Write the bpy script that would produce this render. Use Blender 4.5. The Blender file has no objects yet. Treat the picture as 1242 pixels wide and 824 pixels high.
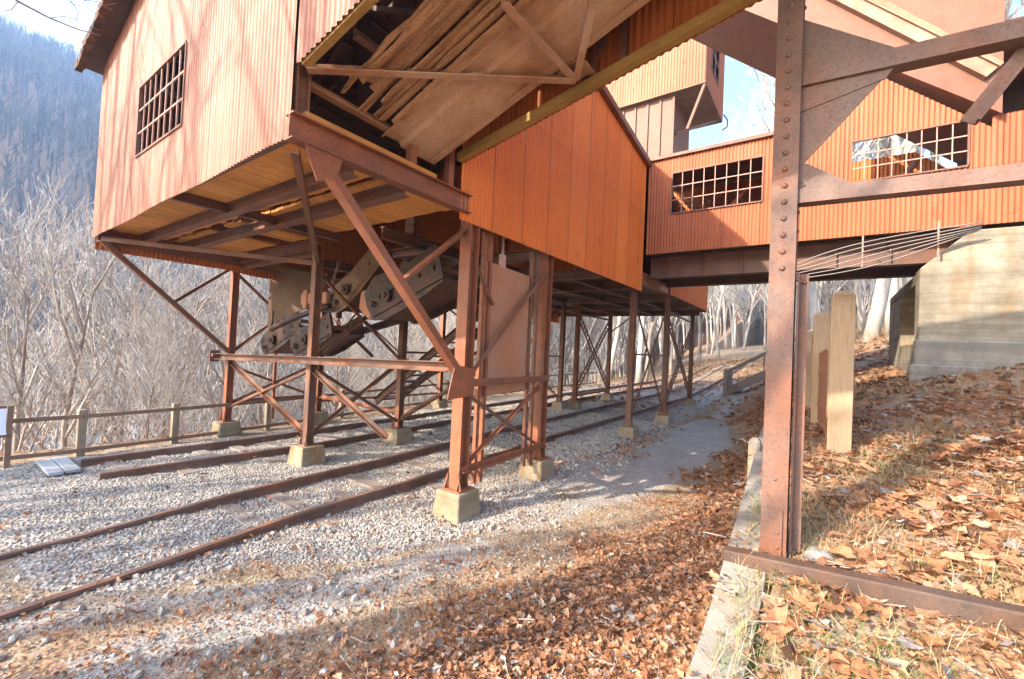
import bpy, bmesh, math, random
import numpy as np
from mathutils import Vector, Matrix
C = bpy.context.scene.collection
R_ = math.radians
rnd = random.Random(7)
rng = np.random.default_rng(11)

# ------------------------------------------------------------------ camera
CAM_H = 2.3
F_PX, PW, PH = 525.0, 1242.0, 824.0
def cam_axes(yaw, pitch, roll):
    y, p, r = R_(yaw), R_(pitch), R_(roll)
    f = Vector((-math.sin(y)*math.cos(p), math.cos(y)*math.cos(p), math.sin(p)))
    ri = Vector((math.cos(y), math.sin(y), 0)); up = ri.cross(f)
    return math.cos(r)*ri + math.sin(r)*up, -math.sin(r)*ri + math.cos(r)*up, f
AR, AU, AF = cam_axes(35.6, 1.2, 2.65)
CO = Vector((0, 0, CAM_H))
def at(px, py, axis, val):
    """world point of the photograph's pixel on a known plane of the structure"""
    d = (px-PW/2)*AR - (py-PH/2)*AU + F_PX*AF
    return CO + d*((val-CO[axis])/d[axis])
cam = bpy.data.cameras.new('camera'); co = bpy.data.objects.new('camera', cam); C.objects.link(co)
cam.sensor_width = 36; cam.lens = 36*F_PX/PW; cam.clip_start = .05; cam.clip_end = 5000
m = Matrix.Identity(4)
for i, a in enumerate((AR, AU, -AF)):
    for j in range(3): m[j][i] = a[j]
m.translation = CO; co.matrix_world = m
bpy.context.scene.camera = co

# ------------------------------------------------------------------ object helpers
def props(o, label=None, cat=None, group=None, kind=None):
    if label: o['label'] = label
    if cat: o['category'] = cat
    if group: o['group'] = group
    if kind: o['kind'] = kind
    return o
def thing(name, label, cat, loc=(0, 0, 0), group=None):
    o = bpy.data.objects.new(name, None); C.objects.link(o); o.location = loc
    o.empty_display_size = .3
    return props(o, label, cat, group)
def wloc(o):
    v = Vector((0, 0, 0))
    while o is not None: v = v + o.location; o = o.parent
    return v
class MB:
    """collects shapes given in world coordinates; build() links them as ONE mesh object"""
    def __init__(s): s.v = []; s.f = []; s.sm = []
    def add(s, vs, fs, smooth=False):
        b = len(s.v); s.v += [tuple(v) for v in vs]
        for f in fs: s.f.append(tuple(i+b for i in f)); s.sm.append(smooth)
        return s
    def box(s, lo, hi):
        x0, y0, z0 = lo; x1, y1, z1 = hi
        return s.add([(x0,y0,z0),(x1,y0,z0),(x1,y1,z0),(x0,y1,z0),(x0,y0,z1),(x1,y0,z1),(x1,y1,z1),(x0,y1,z1)],
              [(3,2,1,0),(4,5,6,7),(0,1,5,4),(1,2,6,5),(2,3,7,6),(3,0,4,7)])
    def prof(s, a, b, pts, up=(0, 0, 1), twist=0):
        """extrude the closed 2-D profile pts (side, up) from a to b"""
        a = Vector(a); b = Vector(b); d = (b-a).normalized(); up = Vector(up)
        if abs(d.dot(up)) > .995: up = Vector((0, 1, 0)) if abs(d.y) < .9 else Vector((1, 0, 0))
        sd = d.cross(up).normalized(); u = sd.cross(d).normalized()
        if twist:
            q = Matrix.Rotation(twist, 3, d); sd = q @ sd; u = q @ u
        n = len(pts)
        vs = [a+sd*p[0]+u*p[1] for p in pts] + [b+sd*p[0]+u*p[1] for p in pts]
        fs = [(i, (i+1) % n, n+(i+1) % n, n+i) for i in range(n)]
        fs += [tuple(range(n-1, -1, -1)), tuple(range(n, 2*n))]
        return s.add(vs, fs)
    def bar(s, a, b, w, h, up=(0, 0, 1)):
        return s.prof(a, b, [(-w/2,-h/2),(w/2,-h/2),(w/2,h/2),(-w/2,h/2)], up)
    def ibar(s, a, b, w, h, t=.014, up=(0, 0, 1)):
        x, y, e = w/2, h/2, t/2
        return s.prof(a, b, [(-x,-y),(x,-y),(x,-y+t),(e,-y+t),(e,y-t),(x,y-t),(x,y),(-x,y),(-x,y-t),(-e,y-t),(-e,-y+t),(-x,-y+t)], up)
    def lbar(s, a, b, w, h, t=.012, up=(0, 0, 1), flip=1, inv=1):
        p = [(0,0),(w,0),(w,t),(t,t),(t,h),(0,h)]
        p = [(flip*(q[0]-w/2), inv*(q[1]-h/2)) for q in p]
        return s.prof(a, b, p, up)
    def ubar(s, a, b, w, h, t=.012, up=(0, 0, 1), flip=1):
        p = [(0,0),(w,0),(w,t),(t,t),(t,h-t),(w,h-t),(w,h),(0,h)]
        return s.prof(a, b, [(flip*(q[0]-w/2), q[1]-h/2) for q in p], up)
    def tube(s, pts, r, n=8, smooth=True):
        pts = [Vector(p) for p in pts]; rs = r if isinstance(r, (list, tuple)) else [r]*len(pts)
        b = len(s.v); prev = None
        for i, p in enumerate(pts):
            d = (pts[min(i+1, len(pts)-1)]-pts[max(i-1, 0)]).normalized()
            u = prev if prev is not None else (Vector((0, 0, 1)) if abs(d.z) < .9 else Vector((1, 0, 0)))
            sd = d.cross(u)
            if sd.length < 1e-4: sd = d.orthogonal()
            sd.normalize(); u = sd.cross(d).normalized(); prev = u
            for k in range(n):
                t = 2*math.pi*k/n; s.v.append(tuple(p+(sd*math.cos(t)+u*math.sin(t))*rs[i]))
        for i in range(len(pts)-1):
            for k in range(n):
                s.f.append((b+i*n+k, b+i*n+(k+1) % n, b+(i+1)*n+(k+1) % n, b+(i+1)*n+k)); s.sm.append(smooth)
        s.f.append(tuple(b+k for k in range(n-1, -1, -1))); s.sm.append(False)
        e = b+(len(pts)-1)*n; s.f.append(tuple(e+k for k in range(n))); s.sm.append(False)
        return s
    def plate(s, poly, off):
        """planar polygon given thickness along the vector off"""
        n = len(poly); off = Vector(off); p = [Vector(q) for q in poly]
        vs = p+[q+off for q in p]
        return s.add(vs, [tuple(range(n-1, -1, -1)), tuple(range(n, 2*n))]+[(i, (i+1) % n, n+(i+1) % n, n+i) for i in range(n)])
    def dome(s, c, r, nrm, n=8):
        """rivet head"""
        c = Vector(c); d = Vector(nrm).normalized(); a = d.orthogonal().normalized(); b2 = d.cross(a); b = len(s.v)
        for rr, hh in ((1, 0), (.82, .45), (.4, .68)):
            for k in range(n):
                t = 2*math.pi*k/n; s.v.append(tuple(c+(a*math.cos(t)+b2*math.sin(t))*r*rr+d*r*hh))
        s.v.append(tuple(c+d*r*.74))
        for i in range(2):
            for k in range(n): s.f.append((b+i*n+k, b+i*n+(k+1) % n, b+(i+1)*n+(k+1) % n, b+(i+1)*n+k)); s.sm.append(True)
        for k in range(n): s.f.append((b+2*n+k, b+2*n+(k+1) % n, b+3*n)); s.sm.append(True)
        return s
    def block(s, cx, cy, z0, z1, w0, w1, d0=None, d1=None):
        d0 = d0 or w0; d1 = d1 or w1
        vs = []
        for w, d, z in ((w0, d0, z0), (w1, d1, z1)):
            vs += [(cx-w/2, cy-d/2, z), (cx+w/2, cy-d/2, z), (cx+w/2, cy+d/2, z), (cx-w/2, cy+d/2, z)]
        return s.add(vs, [(3,2,1,0),(4,5,6,7),(0,1,5,4),(1,2,6,5),(2,3,7,6),(3,0,4,7)])
    def build(s, name, mat, parent=None, bevel=0, merge=False, solid=0):
        me = bpy.data.meshes.new(name); o = bpy.data.objects.new(name, me); C.objects.link(o)
        off = wloc(parent) if parent else Vector((0, 0, 0))
        if parent: o.parent = parent
        else:
            n = len(s.v); off = Vector((sum(v[0] for v in s.v)/n, sum(v[1] for v in s.v)/n, min(v[2] for v in s.v))); o.location = off
        me.from_pydata([(v[0]-off.x, v[1]-off.y, v[2]-off.z) for v in s.v], [], s.f)
        me.polygons.foreach_set('use_smooth', s.sm)
        bm = bmesh.new(); bm.from_mesh(me)
        if merge: bmesh.ops.remove_doubles(bm, verts=bm.verts, dist=1e-4)
        else: bmesh.ops.recalc_face_normals(bm, faces=bm.faces)
        bm.to_mesh(me); bm.free()
        if bevel:
            b = o.modifiers.new('bevel', 'BEVEL'); b.width = bevel; b.segments = 1; b.limit_method = 'ANGLE'
        if solid:
            b = o.modifiers.new('thickness', 'SOLIDIFY'); b.thickness = solid; b.offset = 0
        if mat: me.materials.append(mat)
        return o
def raw_mesh(name, verts, faces_flat, nper, mat, tint=None, smooth=False):
    """big mesh from numpy: verts (n,3), faces with nper corners each"""
    me = bpy.data.meshes.new(name); nf = len(faces_flat)//nper
    me.vertices.add(len(verts)); me.vertices.foreach_set('co', np.asarray(verts, np.float32).ravel())
    me.loops.add(len(faces_flat)); me.loops.foreach_set('vertex_index', np.asarray(faces_flat, np.int32))
    me.polygons.add(nf); me.polygons.foreach_set('loop_start', np.arange(nf, dtype=np.int32)*nper)
    me.polygons.foreach_set('loop_total', np.full(nf, nper, np.int32))
    me.polygons.foreach_set('use_smooth', np.full(nf, smooth))
    if tint is not None:
        a = me.attributes.new('tint', 'FLOAT', 'POINT'); a.data.foreach_set('value', np.asarray(tint, np.float32))
    me.update(calc_edges=True); me.validate()
    if mat: me.materials.append(mat)
    return me
def link(name, me, parent=None, loc=(0, 0, 0)):
    o = bpy.data.objects.new(name, me); C.objects.link(o); o.location = loc
    if parent: o.parent = parent
    return o

# ------------------------------------------------------------------ materials
class NT:
    def __init__(s, name, rough=.8, metal=0., spec=.3):
        s.m = bpy.data.materials.new(name); s.m.use_nodes = True; s.t = s.m.node_tree; s.t.nodes.clear()
        s.out = s.n('ShaderNodeOutputMaterial'); s.b = s.n('ShaderNodeBsdfPrincipled')
        s.t.links.new(s.b.outputs[0], s.out.inputs[0])
        s.b.inputs['Roughness'].default_value = rough; s.b.inputs['Metallic'].default_value = metal
        s.b.inputs['Specular IOR Level'].default_value = spec
        s.pos = s.n('ShaderNodeNewGeometry').outputs['Position']
    def n(s, k): return s.t.nodes.new(k)
    def L(s, a, b): s.t.links.new(a, b)
    def setv(s, sock, v):
        if hasattr(v, 'is_output'): s.L(v, sock)
        else: sock.default_value = v
    def noise(s, scale=1, detail=4, rough=.6, stretch=(1, 1, 1), vec=None, dist=0, out=0):
        mp = s.n('ShaderNodeMapping'); mp.inputs['Scale'].default_value = stretch; s.L(vec or s.pos, mp.inputs[0])
        k = s.n('ShaderNodeTexNoise'); k.inputs['Scale'].default_value = scale; k.inputs['Detail'].default_value = detail
        k.inputs['Roughness'].default_value = rough; k.inputs['Distortion'].default_value = dist
        s.L(mp.outputs[0], k.inputs['Vector']); return k.outputs[out]
    def voro(s, scale, feature='F1', out='Distance', stretch=(1, 1, 1)):
        mp = s.n('ShaderNodeMapping'); mp.inputs['Scale'].default_value = stretch; s.L(s.pos, mp.inputs[0])
        k = s.n('ShaderNodeTexVoronoi'); k.feature = feature; k.inputs['Scale'].default_value = scale
        s.L(mp.outputs[0], k.inputs['Vector']); return k.outputs[out]
    def ramp(s, f, stops):
        r = s.n('ShaderNodeValToRGB'); e = r.color_ramp.elements
        while len(e) < len(stops): e.new(.5)
        for q, (p, c) in zip(e, stops):
            q.position = p; q.color = (c, c, c, 1) if isinstance(c, (int, float)) else tuple(c)+(1,)
        s.L(f, r.inputs[0]); return r.outputs[0]
    def mix(s, f, a, b, mode='MIX'):
        x = s.n('ShaderNodeMix'); x.data_type = 'RGBA'; x.blend_type = mode
        s.setv(x.inputs[0], f)
        for sk, v in ((x.inputs[6], a), (x.inputs[7], b)):
            if hasattr(v, 'is_output'): s.L(v, sk)
            else: sk.default_value = tuple(v)+(1,)
        return x.outputs[2]
    def math(s, op, a, b=0., c=0.):
        x = s.n('ShaderNodeMath'); x.operation = op
        for i, v in enumerate((a, b, c)): s.setv(x.inputs[i], v)
        return x.outputs[0]
    def axis(s, k, vec=None):
        x = s.n('ShaderNodeSeparateXYZ'); s.L(vec or s.pos, x.inputs[0]); return x.outputs[k]
    def attr(s, name, out='Fac'):
        x = s.n('ShaderNodeAttribute'); x.attribute_name = name; return x.outputs[out]
    def bump(s, h, strength=.4, dist=.01):
        b = s.n('ShaderNodeBump'); b.inputs['Strength'].default_value = strength; b.inputs['Distance'].default_value = dist
        s.L(h, b.inputs['Height']); s.L(b.outputs[0], s.b.inputs['Normal']); return s
    def col(s, c): s.setv(s.b.inputs['Base Color'], c if hasattr(c, 'is_output') else tuple(c)+(1,)); return s
    def rgh(s, r): s.setv(s.b.inputs['Roughness'], r); return s

def corr_mat(name, base, alt, pale, ax, streak=.6, seam=.76, sheet=.16):
    """rust-painted corrugated sheet: sheet-to-sheet change of colour along axis ax, run marks down the sheet"""
    t = NT(name, .62, 0, .35)
    a = t.axis(ax)
    cell = t.math('FLOOR', t.math('DIVIDE', t.math('ADD', a, 40.), seam))
    wn = t.n('ShaderNodeTexWhiteNoise'); wn.noise_dimensions = '1D'; t.L(cell, wn.inputs['W'])
    st = t.noise(3.2, 5, .65, (3.2, 3.2, .14)); big = t.noise(.7, 3, .5)
    fine = t.noise(60, 3, .6)
    c = t.mix(t.ramp(big, [(.35, 0), (.65, 1)]), base, alt)
    c = t.mix(t.math('MULTIPLY', t.ramp(st, [(.48, 0), (.72, 1)]), streak), c, pale)
    dk = t.ramp(t.noise(2.4, 6, .7, (4.5, 4.5, .22)), [(.56, 0), (.74, 1)])
    c = t.mix(t.math('MULTIPLY', dk, .55), c, tuple(x*.38 for x in base))
    c = t.mix(t.math('MULTIPLY', wn.outputs[0], sheet), c, tuple(min(x*1.35+.03, .9) for x in pale))
    c = t.mix(t.math('MULTIPLY', t.ramp(fine, [(.45, 0), (.7, 1)]), .18), c, tuple(x*.5 for x in base))
    fr = t.math('FRACT', t.math('DIVIDE', t.math('ADD', a, 40.), seam))
    sm = t.math('LESS_THAN', fr, .022)
    c = t.mix(t.math('MULTIPLY', sm, .5), c, tuple(x*.3 for x in base))
    lz = t.math('FRACT', t.math('DIVIDE', t.math('ADD', t.axis(2), .13), 2.05)); c = t.mix(t.math('MULTIPLY', t.math('LESS_THAN', lz, .007), .45), c, tuple(x*.35 for x in base))
    run = t.math('MULTIPLY', t.ramp(lz, [(.8, 0), (1, 1)]), t.ramp(t.noise(7, 4, .6, (1, 1, .1)), [(.45, 0), (.7, 1)])); c = t.mix(t.math('MULTIPLY', run, .45), c, tuple(x*.45 for x in base))
    spots = t.ramp(t.noise(4.5, 3, .5, (1, 1, .45)), [(.66, 0), (.72, 1)])
    c = t.mix(t.math('MULTIPLY', spots, .35), c, tuple(x*.3 for x in base))
    t.col(c).rgh(t.math('ADD', t.math('MULTIPLY', fine, .3), .45))
    t.bump(t.math('ADD', t.math('MULTIPLY', t.noise(25, 4, .6), .12), t.math('MULTIPLY', t.noise(2.2, 3, .5), 1.6)), .35, .02); return t.m
def steel_mat(name, base, rust, gray, k=.5):
    t = NT(name, .6, 0, .4)
    n1 = t.noise(3, 6, .65); n2 = t.noise(45, 5, .7); n3 = t.noise(1.1, 4, .6, (1, 1, .5))
    c = t.mix(t.ramp(n1, [(.4, 0), (.62, 1)]), base, rust)
    c = t.mix(t.math('MULTIPLY', t.ramp(n3, [(.45, 0), (.65, 1)]), k), c, gray)
    c = t.mix(t.math('MULTIPLY', t.ramp(n2, [(.5, 0), (.66, 1)]), .45), c, tuple(x*.45 for x in base))
    c = t.mix(t.math('MULTIPLY', t.ramp(t.noise(150, 2, .5), [(.58, 0), (.7, 1)]), .35), c, tuple(min(x*1.5+.03, 1) for x in gray))
    t.col(c).rgh(t.math('ADD', t.math('MULTIPLY', n2, .35), .4)); t.bump(n2, .35, .003); return t.m
def wood_mat(name, a, b, stretch, board=None, rough=.75):
    t = NT(name, rough, 0, .25)
    g = t.noise(9, 6, .7, stretch, dist=.6); k = t.noise(1.4, 3, .5)
    c = t.mix(t.ramp(g, [(.35, 0), (.68, 1)]), a, b)
    c = t.mix(t.math('MULTIPLY', t.ramp(k, [(.5, 0), (.68, 1)]), .5), c, tuple(x*.55 for x in a))
    if board:
        ax, w = board; u = t.math('DIVIDE', t.math('ADD', t.axis(ax), 30.), w)
        wn = t.n('ShaderNodeTexWhiteNoise'); wn.noise_dimensions = '1D'; t.L(t.math('FLOOR', u), wn.inputs['W'])
        c = t.mix(t.math('MULTIPLY', wn.outputs[0], .5), c, tuple(x*.6 for x in a))
    t.col(c); t.bump(g, .3, .004); return t.m
M = {}
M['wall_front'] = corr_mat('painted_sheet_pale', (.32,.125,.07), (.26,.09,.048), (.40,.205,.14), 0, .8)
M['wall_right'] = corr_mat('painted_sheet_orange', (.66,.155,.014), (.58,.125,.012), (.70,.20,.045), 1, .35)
M['wall_bridge'] = corr_mat('painted_sheet_bridge', (.35,.096,.030), (.30,.076,.024), (.42,.15,.07), 0, .5)
M['wall_tower'] = corr_mat('painted_sheet_tower', (.34,.145,.07), (.29,.115,.055), (.42,.21,.12), 0, .3)
M['wall_inner'] = corr_mat('rusted_sheet_inner', (.50,.15,.03), (.38,.10,.022), (.56,.2,.06), 0, .5)
M['steel_orange'] = steel_mat('steel_red_rust', (.20,.068,.032), (.32,.10,.04), (.22,.11,.07), .5)
M['steel'] = steel_mat('steel_brown_rust', (.14,.062,.034), (.23,.085,.038), (.19,.125,.095), .6)
M['steel_dark'] = steel_mat('steel_dark', (.11,.055,.036), (.17,.07,.038), (.16,.11,.09), .5)
M['stringer'] = steel_mat('stringer', (.30,.19,.125), (.24,.115,.06), (.36,.25,.18), .5)
M['steel_purple'] = steel_mat('steel_weathered_purple', (.105,.05,.033), (.20,.07,.032), (.165,.12,.105), .75)
M['plate'] = steel_mat('plate_rust', (.36,.16,.085), (.42,.17,.07), (.42,.26,.18), .6)
M['chute'] = steel_mat('chute_sheet', (.46,.27,.16), (.36,.17,.085), (.58,.43,.31), .65)
M['chute_torn'] = steel_mat('torn_sheet', (.24,.13,.07), (.13,.06,.03), (.44,.29,.17), .65)
M['machine'] = steel_mat('machine_steel', (.016,.009,.006), (.065,.025,.010), (.07,.036,.016), .3)
M['smooth_sheet'] = steel_mat('smooth_sheet', (.16,.066,.035), (.20,.085,.045), (.20,.10,.062), .4)
M['rail'] = steel_mat('rail_steel', (.12,.062,.04), (.2,.085,.045), (.2,.15,.13), .5)
M['iron_mullion'] = steel_mat('mullion', (.42,.24,.18), (.4,.2,.14), (.5,.36,.3), .5)
M['interior_shade'] = steel_mat('interior_shade', (.05,.03,.022), (.09,.04,.02), (.10,.07,.06), .5)  # near-black tone that paints interior shade onto roofs and inner walls
M['plate_dark'] = steel_mat('plate_dark_rust', (.13,.07,.032), (.18,.08,.03), (.22,.14,.07), .5)
M['sill_steel'] = steel_mat('sill_steel', (.065,.04,.03), (.11,.055,.032), (.12,.095,.08), .5)
M['hole_shade'] = NT('hole_shade_black', .95, 0, .05).col((.012,.009,.008)).m  # flat black painted in for the darkness of an opening
M['floor_wood'] = wood_mat('floor_planks', (.62,.26,.065), (.74,.38,.11), (3.2,.35,3), (0, .205))
M['deck_wood'] = wood_mat('old_deck', (.24,.15,.09), (.32,.22,.14), (.35,3,3), (1, .22))
M['trim_wood'] = wood_mat('trim_wood', (.27,.155,.045), (.40,.25,.075), (.5,6,6))
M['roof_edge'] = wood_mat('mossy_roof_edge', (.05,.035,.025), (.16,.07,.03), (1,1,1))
M['timber'] = wood_mat('timber_post', (.29,.195,.115), (.44,.325,.215), (9,9,.4))
M['fence_wood'] = wood_mat('fence_wood', (.26,.2,.14), (.36,.28,.2), (4,4,.6))
M['fence_rail'] = wood_mat('fence_rail', (.2,.12,.08), (.28,.18,.12), (2,2,2))
M['sleeper'] = wood_mat('sleeper', (.19,.15,.125), (.3,.245,.21), (.5,5,2))
M['gray_wood'] = wood_mat('gray_wood', (.34,.34,.33), (.46,.46,.45), (3,.8,2))
M['stair_wood'] = wood_mat('stair_wood', (.20,.16,.13), (.3,.24,.2), (2,2,2))
def streak_mat(name, a, b, hi, dark):
    t = NT(name, .6, 0, .4)
    n1 = t.noise(1.5, 6, .65, (.35, 7, 2)); n2 = t.noise(2.3, 5, .7, (.3, 16, 3)); n3 = t.noise(30, 5, .7)
    c = t.mix(t.ramp(n1, [(.38, 0), (.62, 1)]), a, b)
    c = t.mix(t.math('MULTIPLY', t.ramp(n2, [(.55, 0), (.68, 1)]), .8), c, dark)
    c = t.mix(t.math('MULTIPLY', t.ramp(t.noise(2, 5, .7, (.4, 11, 2)), [(.58, 0), (.7, 1)]), .7), c, hi)
    c = t.mix(t.math('MULTIPLY', t.ramp(n3, [(.5, 0), (.66, 1)]), .4), c, dark)
    t.col(c); t.bump(t.math('ADD', n3, t.math('MULTIPLY', n2, 2.)), .4, .006); return t.m
M['chute_sheet'] = streak_mat('streaked_chute', (.30,.145,.075), (.40,.22,.13), (.52,.36,.24), (.14,.06,.03))
M['chute_torn'] = streak_mat('streaked_torn_sheet', (.26,.125,.055), (.46,.27,.14), (.70,.50,.28), (.05,.025,.015))
def conc(name, a, b, stain):
    t = NT(name, .88, 0, .25)
    n1 = t.noise(2.2, 6, .65); n2 = t.noise(1.3, 5, .65, (2.2, 2.2, .5)); n3 = t.noise(55, 4, .6); n4 = t.noise(.8, 4, .6)
    c = t.mix(t.ramp(n1, [(.35, 0), (.68, 1)]), a, b)
    c = t.mix(t.math('MULTIPLY', t.ramp(n2, [(.5, 0), (.7, 1)]), .7), c, stain)
    bz = t.math('FRACT', t.math('DIVIDE', t.axis(2), .27)); c = t.mix(t.math('MULTIPLY', t.math('LESS_THAN', bz, .05), .35), c, tuple(x*.5 for x in a))
    lay = t.noise(1.2, 4, .6, (.25, .25, 4)); c = t.mix(t.math('MULTIPLY', t.ramp(lay, [(.5, 0), (.62, 1)]), .4), c, tuple(x*.55 for x in a))
    c = t.mix(t.math('MULTIPLY', t.ramp(n3, [(.5, 0), (.7, 1)]), .3), c, tuple(x*.6 for x in a))
    t.col(c); t.bump(t.math('ADD', n3, t.math('MULTIPLY', n1, 2.)), .5, .012); return t.m
M['concrete'] = conc('concrete_abutment', (.19,.165,.12), (.37,.33,.245), (.27,.14,.055))
M['footing'] = conc('concrete_footing', (.23,.175,.105), (.37,.305,.21), (.27,.125,.045))
M['concrete_dark'] = conc('concrete_ledge', (.22,.20,.17), (.32,.29,.24), (.10,.09,.08))
M['wall_concrete'] = conc('concrete_wall', (.27,.245,.20), (.38,.35,.30), (.24,.17,.1))
def bark(name, a, b):
    t = NT(name, .9, 0, .2); n = t.noise(6, 5, .7, (1, 1, .25))
    t.col(t.mix(t.ramp(n, [(.35, 0), (.7, 1)]), a, b)); return t.m
M['bark'] = bark('bark_gray', (.17,.14,.115), (.36,.31,.265))
M['bark_pale'] = bark('bark_pale', (.34,.30,.25), (.56,.51,.44))
M['twig'] = bark('twig_gray', (.28,.26,.235), (.50,.475,.44))
M['twig_pale'] = bark('twig_pale', (.38,.35,.315), (.56,.53,.485))
t = NT('far_wood', .95, 0, .1); tv = t.attr('tint')
M['far_wood'] = t.col(t.ramp(tv, [(0, (.05,.045,.032)), (.45, (.115,.10,.07)), (.8, (.27,.235,.18)), (1, (.05,.065,.025))])).m
t = NT('stone', .85, 0, .3); tv = t.attr('tint')
c = t.ramp(tv, [(0, (.14,.12,.10)), (.35, (.33,.29,.24)), (.75, (.50,.455,.395)), (1, (.36,.26,.17))])
M['stone'] = t.col(t.mix(t.math('MULTIPLY', t.noise(90, 3, .6), .35), c, (.2,.18,.16))).m
t = NT('leaf', .65, 0, .3); tv = t.attr('tint')
c = t.ramp(tv, [(0, (.09,.045,.028)), (.25, (.24,.10,.047)), (.5, (.40,.185,.088)), (.76, (.45,.265,.155)), (.9, (.45,.35,.26)), (1, (.28,.265,.26))])
c = t.mix(t.math('MULTIPLY', t.ramp(t.noise(70, 3, .6), [(.45, 0), (.7, 1)]), .4), c, (.2,.09,.04))
t.col(c)
tr = t.n('ShaderNodeBsdfTranslucent'); t.L(c, tr.inputs[0]); mx = t.n('ShaderNodeMixShader'); mx.inputs[0].default_value = .22
t.L(t.b.outputs[0], mx.inputs[1]); t.L(tr.outputs[0], mx.inputs[2]); t.L(mx.outputs[0], t.out.inputs[0]); M['leaf'] = t.m
t = NT('grass', .7, 0, .2); tv = t.attr('tint')
M['grass'] = t.col(t.ramp(tv, [(0, (.05,.15,.02)), (.28, (.13,.25,.04)), (.34, (.28,.2,.1)), (1, (.46,.35,.2))])).m
M['cable'] = NT('wire', .45, .3, .5).col((.26,.23,.21)).m
M['white_panel'] = NT('sign_panel', .4, 0, .4).col((.7,.74,.82)).m
t = NT('river', .12, 0, .5); t.col((.16,.19,.2)); t.bump(t.noise(.8, 3, .5, (1, .3, 1)), .2, .1); M['river'] = t.m
t = NT('rock', .85); M['rock'] = t.col(t.mix(t.noise(12, 5, .6), (.13,.125,.11), (.28,.27,.25))).bump(t.noise(20, 5, .6), .5, .01).m

# ground: one material, masks (gravel, fines, litter) stored per vertex as what the ground is made of there
t = NT('ground', .95, 0, .15)
ma = t.attr('mask', 'Color'); sx = t.n('ShaderNodeSeparateColor'); t.L(ma, sx.inputs[0])
g_, p_, l_ = sx.outputs[0], sx.outputs[1], sx.outputs[2]
vo = t.voro(26, 'F1', 'Color'); sv = t.n('ShaderNodeSeparateColor'); t.L(vo, sv.inputs[0])
vd = t.voro(26)
soil = t.mix(t.ramp(t.noise(5, 6, .7), [(.35, 0), (.7, 1)]), (.16,.11,.07), (.33,.25,.17))
soil = t.mix(t.ramp(t.noise(30, 5, .7), [(.45, 0), (.65, 1)]), soil, (.40,.29,.18))
grav = t.ramp(sv.outputs[0], [(0, (.20,.18,.16)), (.4, (.38,.35,.32)), (.8, (.52,.49,.46)), (1, (.36,.27,.19))])
grav = t.mix(t.ramp(vd, [(.35, 0), (.8, 1)]), grav, (.13,.115,.10))
v2 = t.voro(75, 'F1', 'Color'); s2 = t.n('ShaderNodeSeparateColor'); t.L(v2, s2.inputs[0])
fine = t.ramp(s2.outputs[0], [(0, (.20,.185,.165)), (.5, (.33,.31,.28)), (1, (.46,.43,.39))])
fine = t.mix(t.math('MULTIPLY', t.ramp(t.noise(1.3, 5, .6), [(.45, 0), (.65, 1)]), .5), fine, (.25,.21,.16))
v3 = t.voro(17, 'F1', 'Color'); s3 = t.n('ShaderNodeSeparateColor'); t.L(v3, s3.inputs[0])
lit = t.ramp(s3.outputs[0], [(0, (.20,.085,.035)), (.4, (.38,.17,.07)), (.75, (.48,.27,.13)), (1, (.40,.33,.26))])
lit = t.mix(t.ramp(t.noise(22, 5, .7), [(.42, 0), (.62, 1)]), lit, (.22,.13,.07))
def soft(m, sc=3.): # ragged edges
    return t.ramp(t.math('ADD', m, t.math('MULTIPLY', t.math('SUBTRACT', t.noise(sc, 6, .7), .5), .9)), [(.4, 0), (.62, 1)])
c = t.mix(soft(g_), soil, grav); c = t.mix(soft(p_), c, fine); c = t.mix(soft(l_), c, lit)
t.col(c); t.bump(t.math('ADD', t.math('MULTIPLY', vd, 1.), t.noise(40, 5, .7)), .6, .02); M['ground'] = t.m

# ------------------------------------------------------------------ terrain
def ss(a, b, x):
    u = np.clip((np.asarray(x, float)-a)/(b-a), 0, 1); return u*u*(3-2*u)
WALL_PTS = np.array([(-.56, -3.), (-.57, 2.8), (-.60, 4.26), (-.64, 5.7), (-.78, 8.77), (-.86, 10.)])
def wall_x(Y): return np.interp(Y, WALL_PTS[:, 1], WALL_PTS[:, 0])
def right_z(X, Y):
    f = np.interp(Y, [-20, 1, 3, 4.15, 6.7, 10.5, 14, 25, 60, 200], [.5, .5, .55, .76, 1.2, 1.52, 1.75, 2.5, 5, 12])
    s = np.interp(Y, [-20, 2, 4, 7, 11, 25], [.1, .1, .07, .19, .33, .45])
    return f+s*np.clip(X-.1, -3, 2.4)+.55*s*np.clip(X-2.5, 0, 500)
def hill_rise(X, Y):
    d = np.clip(-118.-X, 0, None)
    crest = np.interp(Y, [-400, -100, 0, 40, 75, 130, 220, 400, 700], [190, 205, 186, 188, 184, 150, 105, 70, 50])
    return 1.2*crest*(1-np.exp(-(d/190.)**1.25))
def left_z(X, Y):
    u = -11.9-X
    z = -.85*np.clip(u-.2, 0, 1e9)-.03*np.clip(u, 0, .6)
    z = np.maximum(z, -17.5)
    return z+hill_rise(X, Y)
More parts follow.
